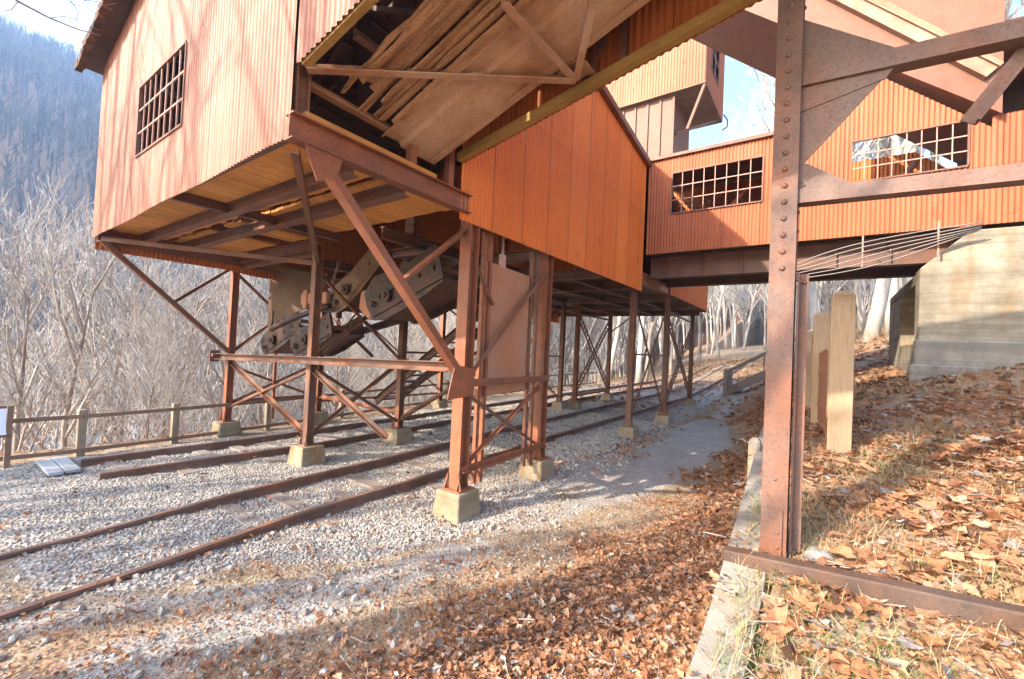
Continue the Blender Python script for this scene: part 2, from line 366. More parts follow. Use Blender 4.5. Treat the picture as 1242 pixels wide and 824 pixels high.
def ground_z(X, Y):
    X = np.asarray(X, float); Y = np.asarray(Y, float)
    mid = .018*np.clip(Y-5, 0, 60)+.02*np.clip(Y-60, 0, 400)
    mid = mid - .05*ss(-9, -11.5, X)
    left = left_z(X, Y)+.25*np.clip(Y-20, 0, 400)*ss(18, 120, Y)*.6*ss(-60, -12, X)
    base = np.where(X < -11.7, mid*ss(-25, -11.7, X)+left, mid)
    base = base+95*(1-np.exp(-(np.clip(Y-130, 0, None)/150.)**1.6))*ss(-330, -200, X)
    bw = np.interp(Y, [9.5, 11, 14, 30, 60, 250], [.02, .5, 1.5, 9., 40., 160.])
    wx = wall_x(Y)
    k = np.clip((X-(wx+.30-bw))/bw, 0, 1); k = k*k*(3-2*k)
    rz = np.maximum(right_z(X, Y), base)
    return base*(1-k)+rz*k
def bumpy(X, Y):
    return (.018*np.sin(X*3.1+1.3*np.sin(Y*1.7))*np.sin(Y*2.7+.8*np.sin(X*2.3))+.010*np.sin(X*9.1+Y*4.3)*np.sin(Y*8.3-X*3.7))
def gravel_line(Y): return np.interp(Y, [-1, 0, .8, 1.5, 2.6, 4, 6, 9], [-7.2, -6.2, -5.3, -4.75, -4.0, -3.5, -3.3, -3.3])
def leaf_line(Y): return np.interp(Y, [-3, 0, 1, 2.5, 4, 6, 9, 12, 16], [-5.0, -4.6, -4.0, -3.05, -2.6, -2.1, -1.75, -1.55, -2.3])
def masks(X, Y):
    wx = wall_x(Y); right = X > wx+.27
    lm = ss(-.5, .75, X-leaf_line(Y)+.35*np.sin(X*2.3+Y*1.1)*np.sin(Y*1.9)+.18*np.sin(X*5.1-Y*3.7))*np.where(Y < 2.6, .55+.45*ss(-2.9, -1.9, X), 1)
    lm = np.maximum(lm, .62*np.exp(-(((X+4.0)/.55)**2+((Y-4.7)/1.0)**2)))
    lm = np.maximum(lm, .60*np.exp(-(((X+4.0)/.5)**2+((Y-7.0)/.9)**2)))
    lm = np.maximum(lm, .52*np.exp(-(((X+4.6)/.6)**2+((Y-2.2)/.5)**2)))
    lm = np.maximum(lm, .50*np.exp(-(((X+3.7)/.5)**2+((Y-10.5)/2.5)**2)))
    lm = np.maximum(lm, .40*ss(22, 26, Y)*ss(-11, -9, X)); lm = np.maximum(lm, .8*ss(-11.6, -12.4, X))
    lm = np.where(right, .45+.3*np.sin(X*2.9+1.7*np.sin(Y*1.3))*np.sin(Y*2.1-X), lm)
    gm = ss(-11.4, -10.6, X)*(1-ss(-.35, .35, X-gravel_line(Y)+.3*np.sin(Y*2.1)*np.sin(X*1.7)))*ss(.0, 1.6, Y+.1*(-X-5))
    gm = gm*(1-.85*ss(9, 11.5, Y)*ss(-4.2, -3.3, X))*(1-ss(26, 32, Y)); gm = np.where(right, 0, gm)
    pm = np.exp(-((X+3.35-.25*(Y-3))/.45)**2)*ss(.2, 1, Y)*(1-ss(3.5, 5, Y))*.8
    pm = np.maximum(pm, .75*ss(-6.3, -8, X+Y*.9)*ss(-11.3, -10.8, X)*(1-ss(1.6, 3.2, Y)))
    pm = np.maximum(pm, ss(4.5, 8, Y)*ss(-.6, 0, X+3.9-.12*(Y-8))*(1-ss(-.5, .1, X-leaf_line(Y)))*(1-ss(21, 25, Y)))
    pm = np.maximum(pm, .62*ss(-.3, .4, X-gravel_line(Y))*(1-ss(-.4, .4, X-leaf_line(Y)+.4)))
    lm = np.maximum(lm, np.where(right, 0, .40*ss(-.1, .5, X-gravel_line(Y))*(1-ss(3.6, 5.2, Y))))
    pm = np.where(right, 0, pm)
    return gm, pm, lm
xs = np.unique(np.concatenate([np.linspace(-520, -120, 50), np.linspace(-120, -30, 40), np.linspace(-30, -13, 30), np.linspace(-13, -1, 130),
      np.linspace(-1, 3, 70), np.linspace(3, 12, 24), np.linspace(12, 140, 24)]))
ys = np.unique(np.concatenate([np.linspace(-160, -12, 24), np.linspace(-12, -1, 22), np.linspace(-1, 12, 140), np.linspace(12, 30, 60), np.linspace(30, 90, 40), np.linspace(90, 560, 40)]))
GX, GY = np.meshgrid(xs, ys)
GZ = ground_z(GX, GY)+np.where((GX > -12) & (GY < 40), bumpy(GX, GY), 0)
far = (GX < -14)
GZ = GZ+np.where(GX < -110, 5*np.sin(GX*.031+GY*.02)*np.sin(GY*.027)+3*np.sin(GX*.09+1)*np.sin(GY*.08), 0)
# leaf drift against the retaining wall
GZ += np.where(GX < wall_x(GY)+.2, .22*np.exp(-((GX-wall_x(GY))/.55)**2)*(1-ss(8, 10, GY))*(GX < wall_x(GY)+.2), 0)
def gz_at(X, Y):
    X = np.asarray(X, float); Y = np.asarray(Y, float); wx = wall_x(Y)
    z = ground_z(X, Y)+np.where((X > -12) & (Y < 40), bumpy(X, Y), 0)
    z = z+np.where(X < wx-.02, .22*np.exp(-((X-wx)/.55)**2)*(1-ss(8, 10, Y)), 0)
    return np.where((X > wx-.035) & (X < wx+.27) & (Y < 10), right_z(wx+.3, Y)+.02, z)      # on top of the low wall
ny, nx = GX.shape
idx = np.arange(ny*nx).reshape(ny, nx)
quads = np.stack([idx[:-1, :-1], idx[:-1, 1:], idx[1:, 1:], idx[1:, :-1]], -1).reshape(-1)
gme = raw_mesh('ground', np.stack([GX, GY, GZ], -1).reshape(-1, 3), quads, 4, M['ground'], smooth=True)
gm, pm, lm = masks(GX, GY)
ca = gme.color_attributes.new('mask', 'FLOAT_COLOR', 'POINT')
ca.data.foreach_set('color', np.stack([gm, pm, lm, np.ones_like(gm)], -1).astype(np.float32).ravel())
props(link('ground', gme), kind='structure')
rv = MB().add([(-128, -160, -17.0), (-36, -160, -17.0), (-36, 300, -17.0), (-128, 300, -17.0)], [(0, 1, 2, 3)]).build('river', M['river']); props(rv, kind='structure')

# ------------------------------------------------------------------ scattered stones, leaves, grass (uncountable: one object each)
def scatter_pos(n, x0, x1, y0, y1, dens):
    X = rng.uniform(x0, x1, n); Y = rng.uniform(y0, y1, n)
    k = rng.uniform(0, 1, n) < dens(X, Y); return X[k], Y[k]
def rand_rot(n, tilt):
    a = rng.uniform(0, 2*np.pi, n); tx = rng.normal(0, tilt, n); ty = rng.normal(0, tilt, n)
    ca_, sa = np.cos(a), np.sin(a); z = np.zeros(n); o = np.ones(n)
    Rz = np.stack([np.stack([ca_, -sa, z], -1), np.stack([sa, ca_, z], -1), np.stack([z, z, o], -1)], -2)
    cx, sx_ = np.cos(tx), np.sin(tx); cy, sy = np.cos(ty), np.sin(ty)
    Rx = np.stack([np.stack([o, z, z], -1), np.stack([z, cx, -sx_], -1), np.stack([z, sx_, cx], -1)], -2)
    Ry = np.stack([np.stack([cy, z, sy], -1), np.stack([z, o, z], -1), np.stack([-sy, z, cy], -1)], -2)
    return Rx @ Ry @ Rz
ball = []
for ph, k, r in ((-.6, 5, .8), (.5, 5, .85)):
    for i in range(k):
        th = 2*math.pi*(i+.5*(ph > 0))/k; ball.append((r*math.cos(th), r*math.sin(th), ph*.9))
ball += [(0, 0, .95), (0, 0, -.95)]
bf = []
for i in range(5):
    j = (i+1) % 5; bf += [(i, j, 5+i), (j, 5+j, 5+i), (5+i, 5+j, 10), (j, i, 11)]
ball = np.array(ball); bf = np.array(bf)
def stones(n, x0, x1, y0, y1, dens, smin, smax):
    X, Y = scatter_pos(n, x0, x1, y0, y1, dens); k = len(X)
    s = rng.uniform(smin, smax, k); Rm = rand_rot(k, 1.2)
    v = ball[None]*rng.uniform(.65, 1.3, (k, 12, 3)); v = v*np.stack([s*rng.uniform(.8, 1.3, k), s, s*rng.uniform(.55, .9, k)], -1)[:, None]
    v = np.einsum('nij,nvj->nvi', Rm, v)
    v += np.stack([X, Y, gz_at(X, Y)+s*.25], -1)[:, None]
    f = (bf[None]+12*np.arange(k)[:, None, None]).reshape(-1)
    return v.reshape(-1, 3), f, np.repeat(np.clip(rng.normal(.55, .24, k), 0, 1), 12)
def join(parts):
    vs, fs, ts = [], [], []; b = 0
    for v, f, tt in parts: vs.append(v); fs.append(f+b); ts.append(tt); b += len(v)
    return np.concatenate(vs), np.concatenate(fs), np.concatenate(ts)
gd = lambda X, Y: masks(X, Y)[0]*(1-.75*masks(X, Y)[1])
v, f, tt = join([stones(105000, -11, -2, -.5, 7, lambda X, Y: gd(X, Y)*(.25+.75*ss(.5, 3.2, Y+.0*X)+.5*ss(-6, -8, X)*ss(.5, 1.5, Y)), .007, .020), stones(26000, -11, -3, 7, 14, gd, .022, .042),
                 stones(42000, -11, -1, -.5, 7, lambda X, Y: np.where(X < wall_x(Y)-.05, .35+.5*masks(X, Y)[1], 0), .005, .014), stones(500, -6, -2.2, 0, 6, lambda X, Y: .6+0*X, .02, .045)])
props(link('gravel', raw_mesh('gravel', v, f, 3, M['stone'], tt)), 'loose pale grey railway gravel around the rails and footings', 'gravel', kind='stuff')
# leaf outline: lobed, folded along the midrib
lo = []
for i in range(12):
    th = 2*math.pi*i/12; r = (1.0 if i % 2 == 0 else .74)*(1-.12*abs(math.cos(th))); lo.append((r*math.cos(th)*1.15, r*math.sin(th)*.8, 0))
lo = np.array([(0, 0, 0)]+lo); lf = np.array([(0, 1+i, 1+(i+1) % 12) for i in range(12)])
def leaves(n, x0, x1, y0, y1, dens, smin, smax, tilt, lift=.01):
    X, Y = scatter_pos(n, x0, x1, y0, y1, dens); k = len(X)
    s = rng.uniform(smin, smax, k); v = np.repeat(lo[None], k, 0)*rng.uniform(.62, 1.2, (k, 13, 1))
    fold = rng.uniform(-.1, .8, (k, 1)); curl = rng.uniform(-.5, .6, (k, 1))
    v[:, :, 2] = fold*np.abs(v[:, :, 1])+curl*v[:, :, 0]**2*.6+rng.normal(0, .07, (k, 13))
    v = np.einsum('nij,nvj->nvi', rand_rot(k, tilt), v*s[:, None, None])
    z = gz_at(X, Y)+lift+rng.uniform(0, .035, k)
    v += np.stack([X, Y, z], -1)[:, None]
    f = (lf[None]+13*np.arange(k)[:, None, None]).reshape(-1)
    return v.reshape(-1, 3), f, np.repeat(np.clip(rng.normal(.5, .27, k), 0, 1), 13)
ld = lambda X, Y: np.clip(masks(X, Y)[2], .0, 1)**1.6
lv = join([leaves(34000, -4.6, -.6, .2, 7.5, lambda X, Y: ld(X, Y)*(.14+.86*ss(.1, 1.5, X-leaf_line(Y)))*(X < wall_x(Y)-.03), .012, .050, .4), leaves(46000, -6.5, -.9, .2, 7.5, lambda X, Y: .06+.9*ld(X, Y)**.7*ss(-.2, .5, X-gravel_line(Y)), .008, .022, .6, .004),
           leaves(9000, -4.2, -.6, 7.5, 16, lambda X, Y: ld(X, Y)*(X < wall_x(Y)-.03), .04, .07, .45),
           leaves(2600, -11.5, -3, 0, 9, lambda X, Y: .16+.5*np.exp(-((X+5.0)/.3)**2), .02, .05, .4, .025),
           leaves(5200, wall_x(0)+.05, 3.0, 2.0, 7, lambda X, Y: (X > wall_x(Y)+.33+.05*np.sin(Y*9))*(.25+.75*ss(-.5, .5, np.sin(X*4.1+2*np.sin(Y*2.3))+np.sin(Y*5.3-X*2))), .02, .11, .2),
           leaves(9000, -.8, 5, 7, 16, lambda X, Y: (X > wall_x(Y)+.1)*(.3+.5*ss(-.5, .5, np.sin(X*3.1+Y)+np.sin(Y*3.3-X*2))), .035, .085, .35), leaves(26000, wall_x(0)+.0, 4.0, 2.0, 9, lambda X, Y: np.where(X > wall_x(Y)+.22, .9, (X > wall_x(Y)-.04)*(.12+.5*ss(.1, .9, np.sin(Y*3.3)+np.sin(Y*7.9+1)))), .008, .028, .4),
           leaves(9000, -16, 8, 16, 45, lambda X, Y: .7*ss(-.3, .4, masks(X, Y)[2]), .09, .16, .3),
           leaves(1500, -14, -11.4, 0, 12, lambda X, Y: .7+0*X, .04, .07, .4)])
props(link('fallen_leaves', raw_mesh('fallen_leaves', *lv[:2], 3, M['leaf'], lv[2])), 'dry orange brown autumn leaves lying thick along the low wall and over the bank', 'fallen leaves', kind='stuff')
def grass(n, x0, x1, y0, y1, dens, h0, h1, green):
    X, Y = scatter_pos(n, x0, x1, y0, y1, dens); k = len(X)
    a = rng.uniform(0, 2*np.pi, k); h = rng.uniform(h0, h1, k); ln = rng.uniform(.4, 2.6, k)*h; w = .0011+.004*h
    b = np.stack([X, Y, gz_at(X, Y)], -1); d = np.stack([np.cos(a), np.sin(a), 0*a], -1); sd = np.stack([-np.sin(a), np.cos(a), 0*a], -1)
    up = np.array([0, 0, 1.])
    v = np.stack([b-sd*w[:, None], b+sd*w[:, None], b+d*(ln*.45)[:, None]+up*(h*.75)[:, None]+sd*(w*.7)[:, None], b+d*(ln*.45)[:, None]+up*(h*.75)[:, None]-sd*(w*.7)[:, None], b+d*ln[:, None]+up*h[:, None]], 1)
    f = (np.array([(0, 1, 2), (0, 2, 3), (3, 2, 4)])[None]+5*np.arange(k)[:, None, None]).reshape(-1)
    return v.reshape(-1, 3), f, np.repeat(rng.uniform(0, .3, k) if green else rng.uniform(.36, 1, k), 5)
def clumps(cs, r): return lambda X, Y: np.max([np.exp(-(((X-a)/r)**2+((Y-b)/r)**2)) for a, b in cs], 0)
gcs = [(rnd.uniform(-.4, 2), rnd.uniform(2.6, 7)) for _ in range(9)]
lcs = [(-3.6, 1.5), (-3.1, 1.45), (-2.05, 3.7), (-1.9, 3.4), (-3.3, 6.1), (-4.3, 1.9)]
gl = join([grass(26000, -.5, 3, 2.2, 8, lambda X, Y: (X > wall_x(Y)+.1)*(.25+.75*ss(-.2, .5, np.sin(X*3+Y)*np.sin(Y*2.3-X))), .03, .16, False),
           grass(20000, -.5, 2.5, 2.3, 7.2, lambda X, Y: (X > wall_x(Y)+.1)*clumps(gcs, .28)(X, Y), .02, .10, True),
           grass(16000, -5, -1.5, .5, 8, lambda X, Y: clumps(lcs, .14)(X, Y), .02, .06, True),
           grass(12000, -4.5, -.6, .3, 6, lambda X, Y: .5*ld(X, Y), .02, .07, False),
           grass(6000, .4, 6, 9, 11.2, lambda X, Y: .5+0*X, .08, .2, False),
           grass(26000, -25, 6, 20, 45, lambda X, Y: .6*ss(-3, -1, X+.0*Y)+.5*ss(24, 30, Y), .25, .8, False)])
props(link('dry_grass', raw_mesh('dry_grass', *gl[:2], 3, M['grass'], gl[2])), 'straw coloured dry grass with a few green tufts among the leaves', 'grass', kind='stuff')

def sticks(n):
    X, Y = scatter_pos(n, -5, 3, .3, 9, lambda X, Y: np.where(X > wall_x(Y)+.3, .9, ld(X, Y))); k = len(X); a = rng.uniform(0, 6.28, k); L = rng.uniform(.04, .22, k)**1.0; w_ = rng.uniform(.0018, .004, k)
    c0 = np.stack([X, Y, gz_at(X, Y)+.02+rng.uniform(0, .03, k)], -1); d = np.stack([np.cos(a), np.sin(a), rng.normal(0, .12, k)], -1)*L[:, None]; sd = np.stack([-np.sin(a), np.cos(a), 0*a], -1)*w_[:, None]; up = np.array([0, 0, 1.])*w_[:, None]
    ends = [np.stack([c0+d*e-sd-up, c0+d*e+sd-up, c0+d*e+up*1.2], 1) for e in (0, 1)]; v = np.concatenate(ends, 1)
    f = (np.array([(0, 1, 4), (0, 4, 3), (1, 2, 5), (1, 5, 4), (2, 0, 3), (2, 3, 5), (0, 2, 1), (3, 4, 5)])[None]+6*np.arange(k)[:, None, None]).reshape(-1)
    return v.reshape(-1, 3), f
v, f = sticks(2600)
props(link('fallen_twigs', raw_mesh('fallen_twigs', v, f, 3, M['bark'])), 'thin dead twigs lying among the fallen leaves', 'twigs', kind='stuff')
# ------------------------------------------------------------------ corrugated sheet
def corr(mb, p0, u, length, bot, top, holes=(), pitch=.076, amp=.011, n=6):
    """wavy sheet from p0 along the level unit vector u; bot(s)/top(s) = heights; holes = (s0, s1, z0, z1)"""
    u = Vector(u).normalized(); nr = Vector((u.y, -u.x, 0)); p0 = Vector(p0)
    st = pitch/n; k = max(2, int(round(length/st))); ss_ = [length*i/k for i in range(k+1)]
    def pt(s, z): q = p0+u*s+nr*(amp*math.sin(2*math.pi*s/pitch)); return (q.x, q.y, z)
    for a, b in zip(ss_[:-1], ss_[1:]):
        mid = (a+b)/2; hs = sorted((h[2], h[3]) for h in holes if h[0] <= mid <= h[1])
        lo_a, lo_b = bot(a), bot(b)
        for z0, z1 in hs+[(None, None)]:
            ha, hb = (top(a), top(b)) if z0 is None else (z0, z0)
            if ha > lo_a+1e-4: mb.add([pt(a, lo_a), pt(b, lo_b), pt(b, hb), pt(a, ha)], [(0, 1, 2, 3)], True)
            lo_a = lo_b = z1
def window(p0, u, w, z0, z1, cols, rows, parent, t=.03, fr=.05):
    u = Vector(u); p = Vector(p0); mb = MB()
    def q(s, z): v = p+u*s; return Vector((v.x, v.y, z))
    for a, b in ((q(0, z0), q(w, z0)), (q(0, z1), q(w, z1))): mb.bar(a, b, .05, fr)
    for s in (0, w): mb.bar(q(s, z0+fr/2), q(s, z1-fr/2), .046, fr, up=u)
    o = mb.build('window', M['steel'], parent); mb = MB()
    for i in range(1, cols): mb.bar(q(w*i/cols, z0+fr/2), q(w*i/cols, z1-fr/2), t*.8, t*.8, up=u)
    for j in range(1, rows): mb.bar(q(fr/2, z0+(z1-z0)*j/rows), q(w-fr/2, z0+(z1-z0)*j/rows), t, t)
    mb.build('mullion', M['iron_mullion'], o); return o

# ================================================================== TIPPLE BUILDING
FX0, FX1, FY0, FY1 = -11.0, -3.92, 1.92, 11.3
FZ = 4.08
def roof_z(x, y):
    z = 8.1-.25*abs(x+7.46)
    if x > -7.46: z = max(z, 7.98-.145*abs(y-6.9))
    return z
tip = thing('tipple_building', 'large rusty corrugated building raised on steel legs over the railway tracks', 'tipple', (-7.5, 6.5, 0))
mb = MB(); corr(mb, (FX0, FY0, 0), (1, 0, 0), FX1-FX0, lambda s: 3.98+.018*s+.012*math.sin(s*2.2), lambda s: roof_z(FX0+s, 2.2)-.05, [(2.44, 4.34, 4.94, 6.01)])
mb.build('wall', M['wall_front'], tip, merge=True)['label'] = 'pale sunlit pinkish front wall with a gridded window'
window((FX0+2.44, FY0, 0), (1, 0, 0), 1.9, 4.94, 6.01, 8, 3, tip, .022, .03)
mb = MB(); corr(mb, (FX1, 4.16, 0), (0, 1, 0), 11.26-4.16, lambda s: 3.97, lambda s: roof_z(-3.92, 4.16+s)-.04)
mb.build('wall', M['wall_right'], tip, merge=True)['label'] = 'bright orange shaded side wall'
mb = MB(); corr(mb, (FX0, 1.95, 0), (0, 1, 0), 17.5, lambda s: 3.78-.06*ss(2, 3, s), lambda s: 7.15)
mb.build('wall', M['wall_inner'], tip, merge=True)
mb = MB(); corr(mb, (-10.9, 9.2, 0), (1, 0, 0), 6.9, lambda s: 4.15, lambda s: 7.6)
mb.build('inner_wall', M['wall_inner'], tip, merge=True)
mb = MB(); corr(mb, (-10.98, 19.45, 0), (1, 0, 0), 7.0, lambda s: 4.2, lambda s: 7.2); mb.build('wall', M['wall_inner'], tip, merge=True)
mb = MB(); corr(mb, (-3.95, 14.0, 0), (0, 1, 0), 5.45, lambda s: 4.25, lambda s: 7.3); mb.build('wall', M['wall_right'], tip, merge=True)
# roof, ridge along the tracks with a cross gable over the side wall
mb = MB(); rx = np.linspace(FX0-.28, FX1+.06, 31); ry = np.linspace(FY0-.3, 19.6, 55); b = 0
for th in (0, .1):
    for y in ry:
        for x in rx: mb.v.append((x, y, roof_z(x, y)+th))
n1, n2 = len(rx), len(ry)
for j in range(n2-1):
    for i in range(n1-1):
        a = j*n1+i; mb.f.append((a, a+n1, a+n1+1, a+1)); mb.sm.append(False)
        a += n1*n2; mb.f.append((a, a+1, a+n1+1, a+n1)); mb.sm.append(False)
ring = [i for i in range(n1)]+[j*n1+n1-1 for j in range(1, n2)]+[(n2-1)*n1+i for i in range(n1-2, -1, -1)]+[j*n1 for j in range(n2-2, 0, -1)]
for a, c2 in zip(ring, ring[1:]+ring[:1]): mb.f.append((a, c2, c2+n1*n2, a+n1*n2)); mb.sm.append(False)
mb.build('roof', M['interior_shade'], tip)
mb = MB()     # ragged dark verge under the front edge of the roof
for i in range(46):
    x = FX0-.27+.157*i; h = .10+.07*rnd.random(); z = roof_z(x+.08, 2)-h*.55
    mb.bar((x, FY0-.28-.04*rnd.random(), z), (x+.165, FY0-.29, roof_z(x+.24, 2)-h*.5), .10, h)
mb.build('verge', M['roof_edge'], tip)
mb = MB()
for x in (-10.2, -9.1, -8.0, -6.9, -5.8, -4.7):
    for y in (2.4, 5., 7.5): mb.bar((x, y, roof_z(x, y)-.12), (x+1.05, y, roof_z(x+1.05, y)-.12), .06, .16)
for x in np.arange(-10.6, -4, .6): mb.bar((x, 2, roof_z(x, 4)-.03), (x, 9.1, roof_z(x, 8)-.03), .05, .06)
mb.build('rafters', M['steel_dark'], tip)
mb = MB()     # eave trim of the side wall
for y0, y1 in ((4.1, 6.9), (6.9, 11.36)): mb.bar((FX1+.07, y0, roof_z(FX1, y0)+.02), (FX1+.07, y1, roof_z(FX1, y1)+.02), .1, .14)
mb.build('eave_trim', M['steel'], tip)
# floor
mb = MB()
for i in range(34):
    x0 = -10.93+.205*i
    for y0, y1 in ((1.97, 3.02), (3.1, 4.32)):
        if y0 > 3 and i in (9, 10, 11, 15, 16): continue
        y0 += rnd.uniform(0, .03); y1 -= rnd.uniform(0, .05)
        mb.box((x0, y0, FZ+.10+.004*rnd.random()), (x0+.199, y1, FZ+.14))
mb.build('floor', M['floor_wood'], tip)
mb = MB()
for i in range(46):
    y0 = 9.3+.22*i; mb.box((-10.8, y0, 4.27), (-4.05, y0+.205, 4.31+.006*rnd.random()))
mb.build('floor', M['deck_wood'], tip)['label'] = 'weathered grey brown deck boards of the far bay'
def part_bar(name, kind, a, b, w, h, mat='steel', up=(0, 0, 1), parent=None, **k):
    mm = MB(); getattr(mm, kind)(a, b, w, h, up=up, **k); return mm.build(name, M[mat], parent or tip)
mb = MB().ibar((FX1, 1.9, 4.20), (FX1, 4.32, 4.20), .14, .24)
for y in (2.1, 2.25, 2.9, 3.05, 3.6, 3.7, 3.98, 4.08):
    for z in (4.13, 4.26): mb.dome((FX1+.009, y, z), .017, (1, 0, 0))
mb.build('floor_beam', M['steel_orange'], tip)
mb = MB().bar((-3.98, 2.05, 4.37), (-3.98, 3.72, 4.37), .12, .07); mb.build('kerb_timber', M['floor_wood'], tip)
for y, x0, x1, w in ((2.62, -10.9, -4, .13), (3.3, -10.9, -4, .15), (4.4, -11.5, -7.7, .15), (6.75, -11.5, -4, .15), (11.2, -11.2, -4, .15), (14.0, -11, -4, .15), (19.3, -11, -4.2, .15), (8.9, -11.2, -4, .15), (16.5, -11, -4, .14)):
    z = 4.10 if y < 4 else 4.06 if y < 9 else 4.14
    part_bar('floor_beam', 'ibar', (x0, y, z), (x1, y, z), w, .155 if y < 4 else .2, 'steel')
for x in (-6.98,):
    part_bar('floor_joist', 'ibar', (x, 1.95, 4.11), (x, 4.36, 4.11), .09, .12, 'steel_dark')
for x in (-9.3, -7.8, -6.2, -5.0):
    part_bar('floor_joist', 'ibar', (x, 9.2, 4.12), (x, 19.3, 4.18), .11, .17, 'steel_dark')
part_bar('floor_joist', 'ibar', (-5.9, 4.45, 4.1), (-5.9, 9.15, 4.1), .12, .2, 'steel_dark')
part_bar('floor_joist', 'ibar', (-9.6, 4.45, 4.1), (-9.6, 9.15, 4.1), .12, .2, 'steel_dark')
part_bar('sill_beam', 'bar', (-10.95, 1.97, 4.0), (-10.95, 9.2, 3.97), .1, .18, 'steel')
part_bar('sill_timber', 'bar', (-10.86, 4.4, 4.02), (-10.86, 9.0, 3.95), .1, .12, 'trim_wood')
part_bar('sill_beam', 'bar', (-10.9, 1.99, 4.15), (-4.05, 1.99, 4.17), .06, .06, 'steel_dark')
part_bar('corner_post', 'ibar', (-3.99, 2.02, 4.3), (-3.99, 2.02, 7.2), .13, .13, 'steel', up=(0, 1, 0))
for y in (3.35, 3.98): part_bar('post', 'lbar', (-3.97, y, 4.32), (-3.97, y, 7.1), .09, .09, 'steel_orange', up=(0, 1, 0))
part_bar('post', 'bar', (-4.7, 3.1, 4.3), (-4.7, 3.1, 6.9), .14, .14, 'steel_dark', up=(0, 1, 0))
part_bar('post', 'bar', (-6.9, 9.0, 4.2), (-6.9, 9.0, 7.4), .12, .12, 'steel_dark', up=(0, 1, 0))
part_bar('post', 'bar', (-6.9, 5.9, 4.0), (-6.9, 5.9, 7.6), .16, .16, 'steel', up=(0, 1, 0))
for a, b2 in (((-9.5, 9.1, 4.2), (-6.0, 9.1, 7.0)), ((-4.5, 9.1, 4.2), (-7.5, 9.1, 6.8)), ((-5.2, 8.9, 4.4), (-9.5, 8.9, 5.0))):
    part_bar('brace', 'lbar', a, b2, .07, .07, 'steel')
# legs
def leg(x, y, z1, zb, mat='steel', sec=.19, fh=.34, fw=.46):
    zb = float(ground_z(x, y)) if zb is None else zb
    mm = MB(); mm.block(x, y, zb-.15, zb+fh, fw*1.12, fw*.92); ft = mm.build('footing', M['footing'], tip, bevel=.015)
    mm = MB().ibar((x, y, zb+fh), (x, y, z1), sec, sec, .016, up=(0, 1, 0))
    for sx in (-1, 1):   # stiffener plates at the foot
        mm.plate([(x+sx*sec*.5, y-sec*.56, zb+fh+.022), (x+sx*sec*.85, y-sec*.56, zb+fh+.022), (x+sx*sec*.5, y-sec*.56, zb+fh+.24)], (0, -.012, 0))
        mm.plate([(x+sx*sec*.55, y-sec*.5, zb+fh+.022), (x+sx*sec*.55, y-sec*.85, zb+fh+.022), (x+sx*sec*.55, y-sec*.5, zb+fh+.22)], (.012*sx, 0, 0))
    lg = mm.build('leg', M[mat], tip)
    MB().box((x-sec*.8, y-sec*.8, zb+fh), (x+sec*.8, y+sec*.8, zb+fh+.022)).build('base_plate', M[mat], lg)
    return lg
LEGS = {'a1': (-4.02, 4.5), 'b1': (-7.72, 4.42), 'c1': (-11.3, 4.45), 'a2': (-4.08, 6.65), 'b2': (-7.85, 6.65), 'c2': (-11.3, 6.7),
        'a3': (-4.1, 11.2), 'b3': (-7.75, 14.0), 'c3': (-11.0, 11.1), 'a4': (-4.15, 14.5), 'a5': (-3.98, 13.9), 'b4': (-7.45, 14.6), 'b5': (-7.6, 18.0), 'a6': (-4.45, 19.2)}
for k, (x, y) in LEGS.items():
    leg(x, y, 4.05 if y < 9 else 4.15, None, 'steel_orange' if k in ('a1', 'c1', 'c2', 'b4', 'c3', 'a2') else 'steel', .19 if k in ('a1', 'a2') else .145, .34 if y < 9 else .28, .46 if y < 9 else .44)
def V3(k, z): return Vector((LEGS[k][0], LEGS[k][1], z))
def brace(a, b, w=.075, mat='steel', kind='lbar', name='brace', **k): return part_bar(name, kind, a, b, w, w, mat, **k)
# near bay between a1 and a2 : panels of bracing
off = Vector((.02, 0, 0))
brace(V3('a2', 3.75)+off, V3('a1', 1.85)+off*2, .07, 'steel')
brace(V3('a1', 3.7), V3('a1', 3.7)+Vector((.0, .6, -.75)), .06, 'steel')
part_bar('girt', 'lbar', V3('a1', 1.80)+Vector((.1, -.1, 0)), V3('a2', 1.80)+Vector((.1, .12, 0)), .07, .1, 'steel_orange')
part_bar('girt', 'lbar', V3('a1', .62)+Vector((.1, -.05, 0)), V3('a2', .62)+Vector((.1, .1, 0)), .07, .08, 'steel_orange')
part_bar('girt', 'lbar', V3('a1', .50)+Vector((-.1, 0, 0)), V3('a2', .52)+Vector((-.1, .1, 0)), .07, .08, 'steel_orange')
brace(V3('a1', .6)+off, V3('a2', 1.7)+off, .055, 'steel_orange'); brace(V3('a1', 1.7)-off, V3('a2', .6)-off, .05, 'steel')
for dy, mt in ((.42, 'steel_orange'), (.56, 'steel_orange'), (1.72, 'steel'), (1.9, 'steel')):
    part_bar('guide', 'lbar', V3('a1', .3)+Vector((-.08, dy, 0)), V3('a1', 4.0)+Vector((-.08, dy, 0)), .06, .06, mt, up=(0, 1, 0))
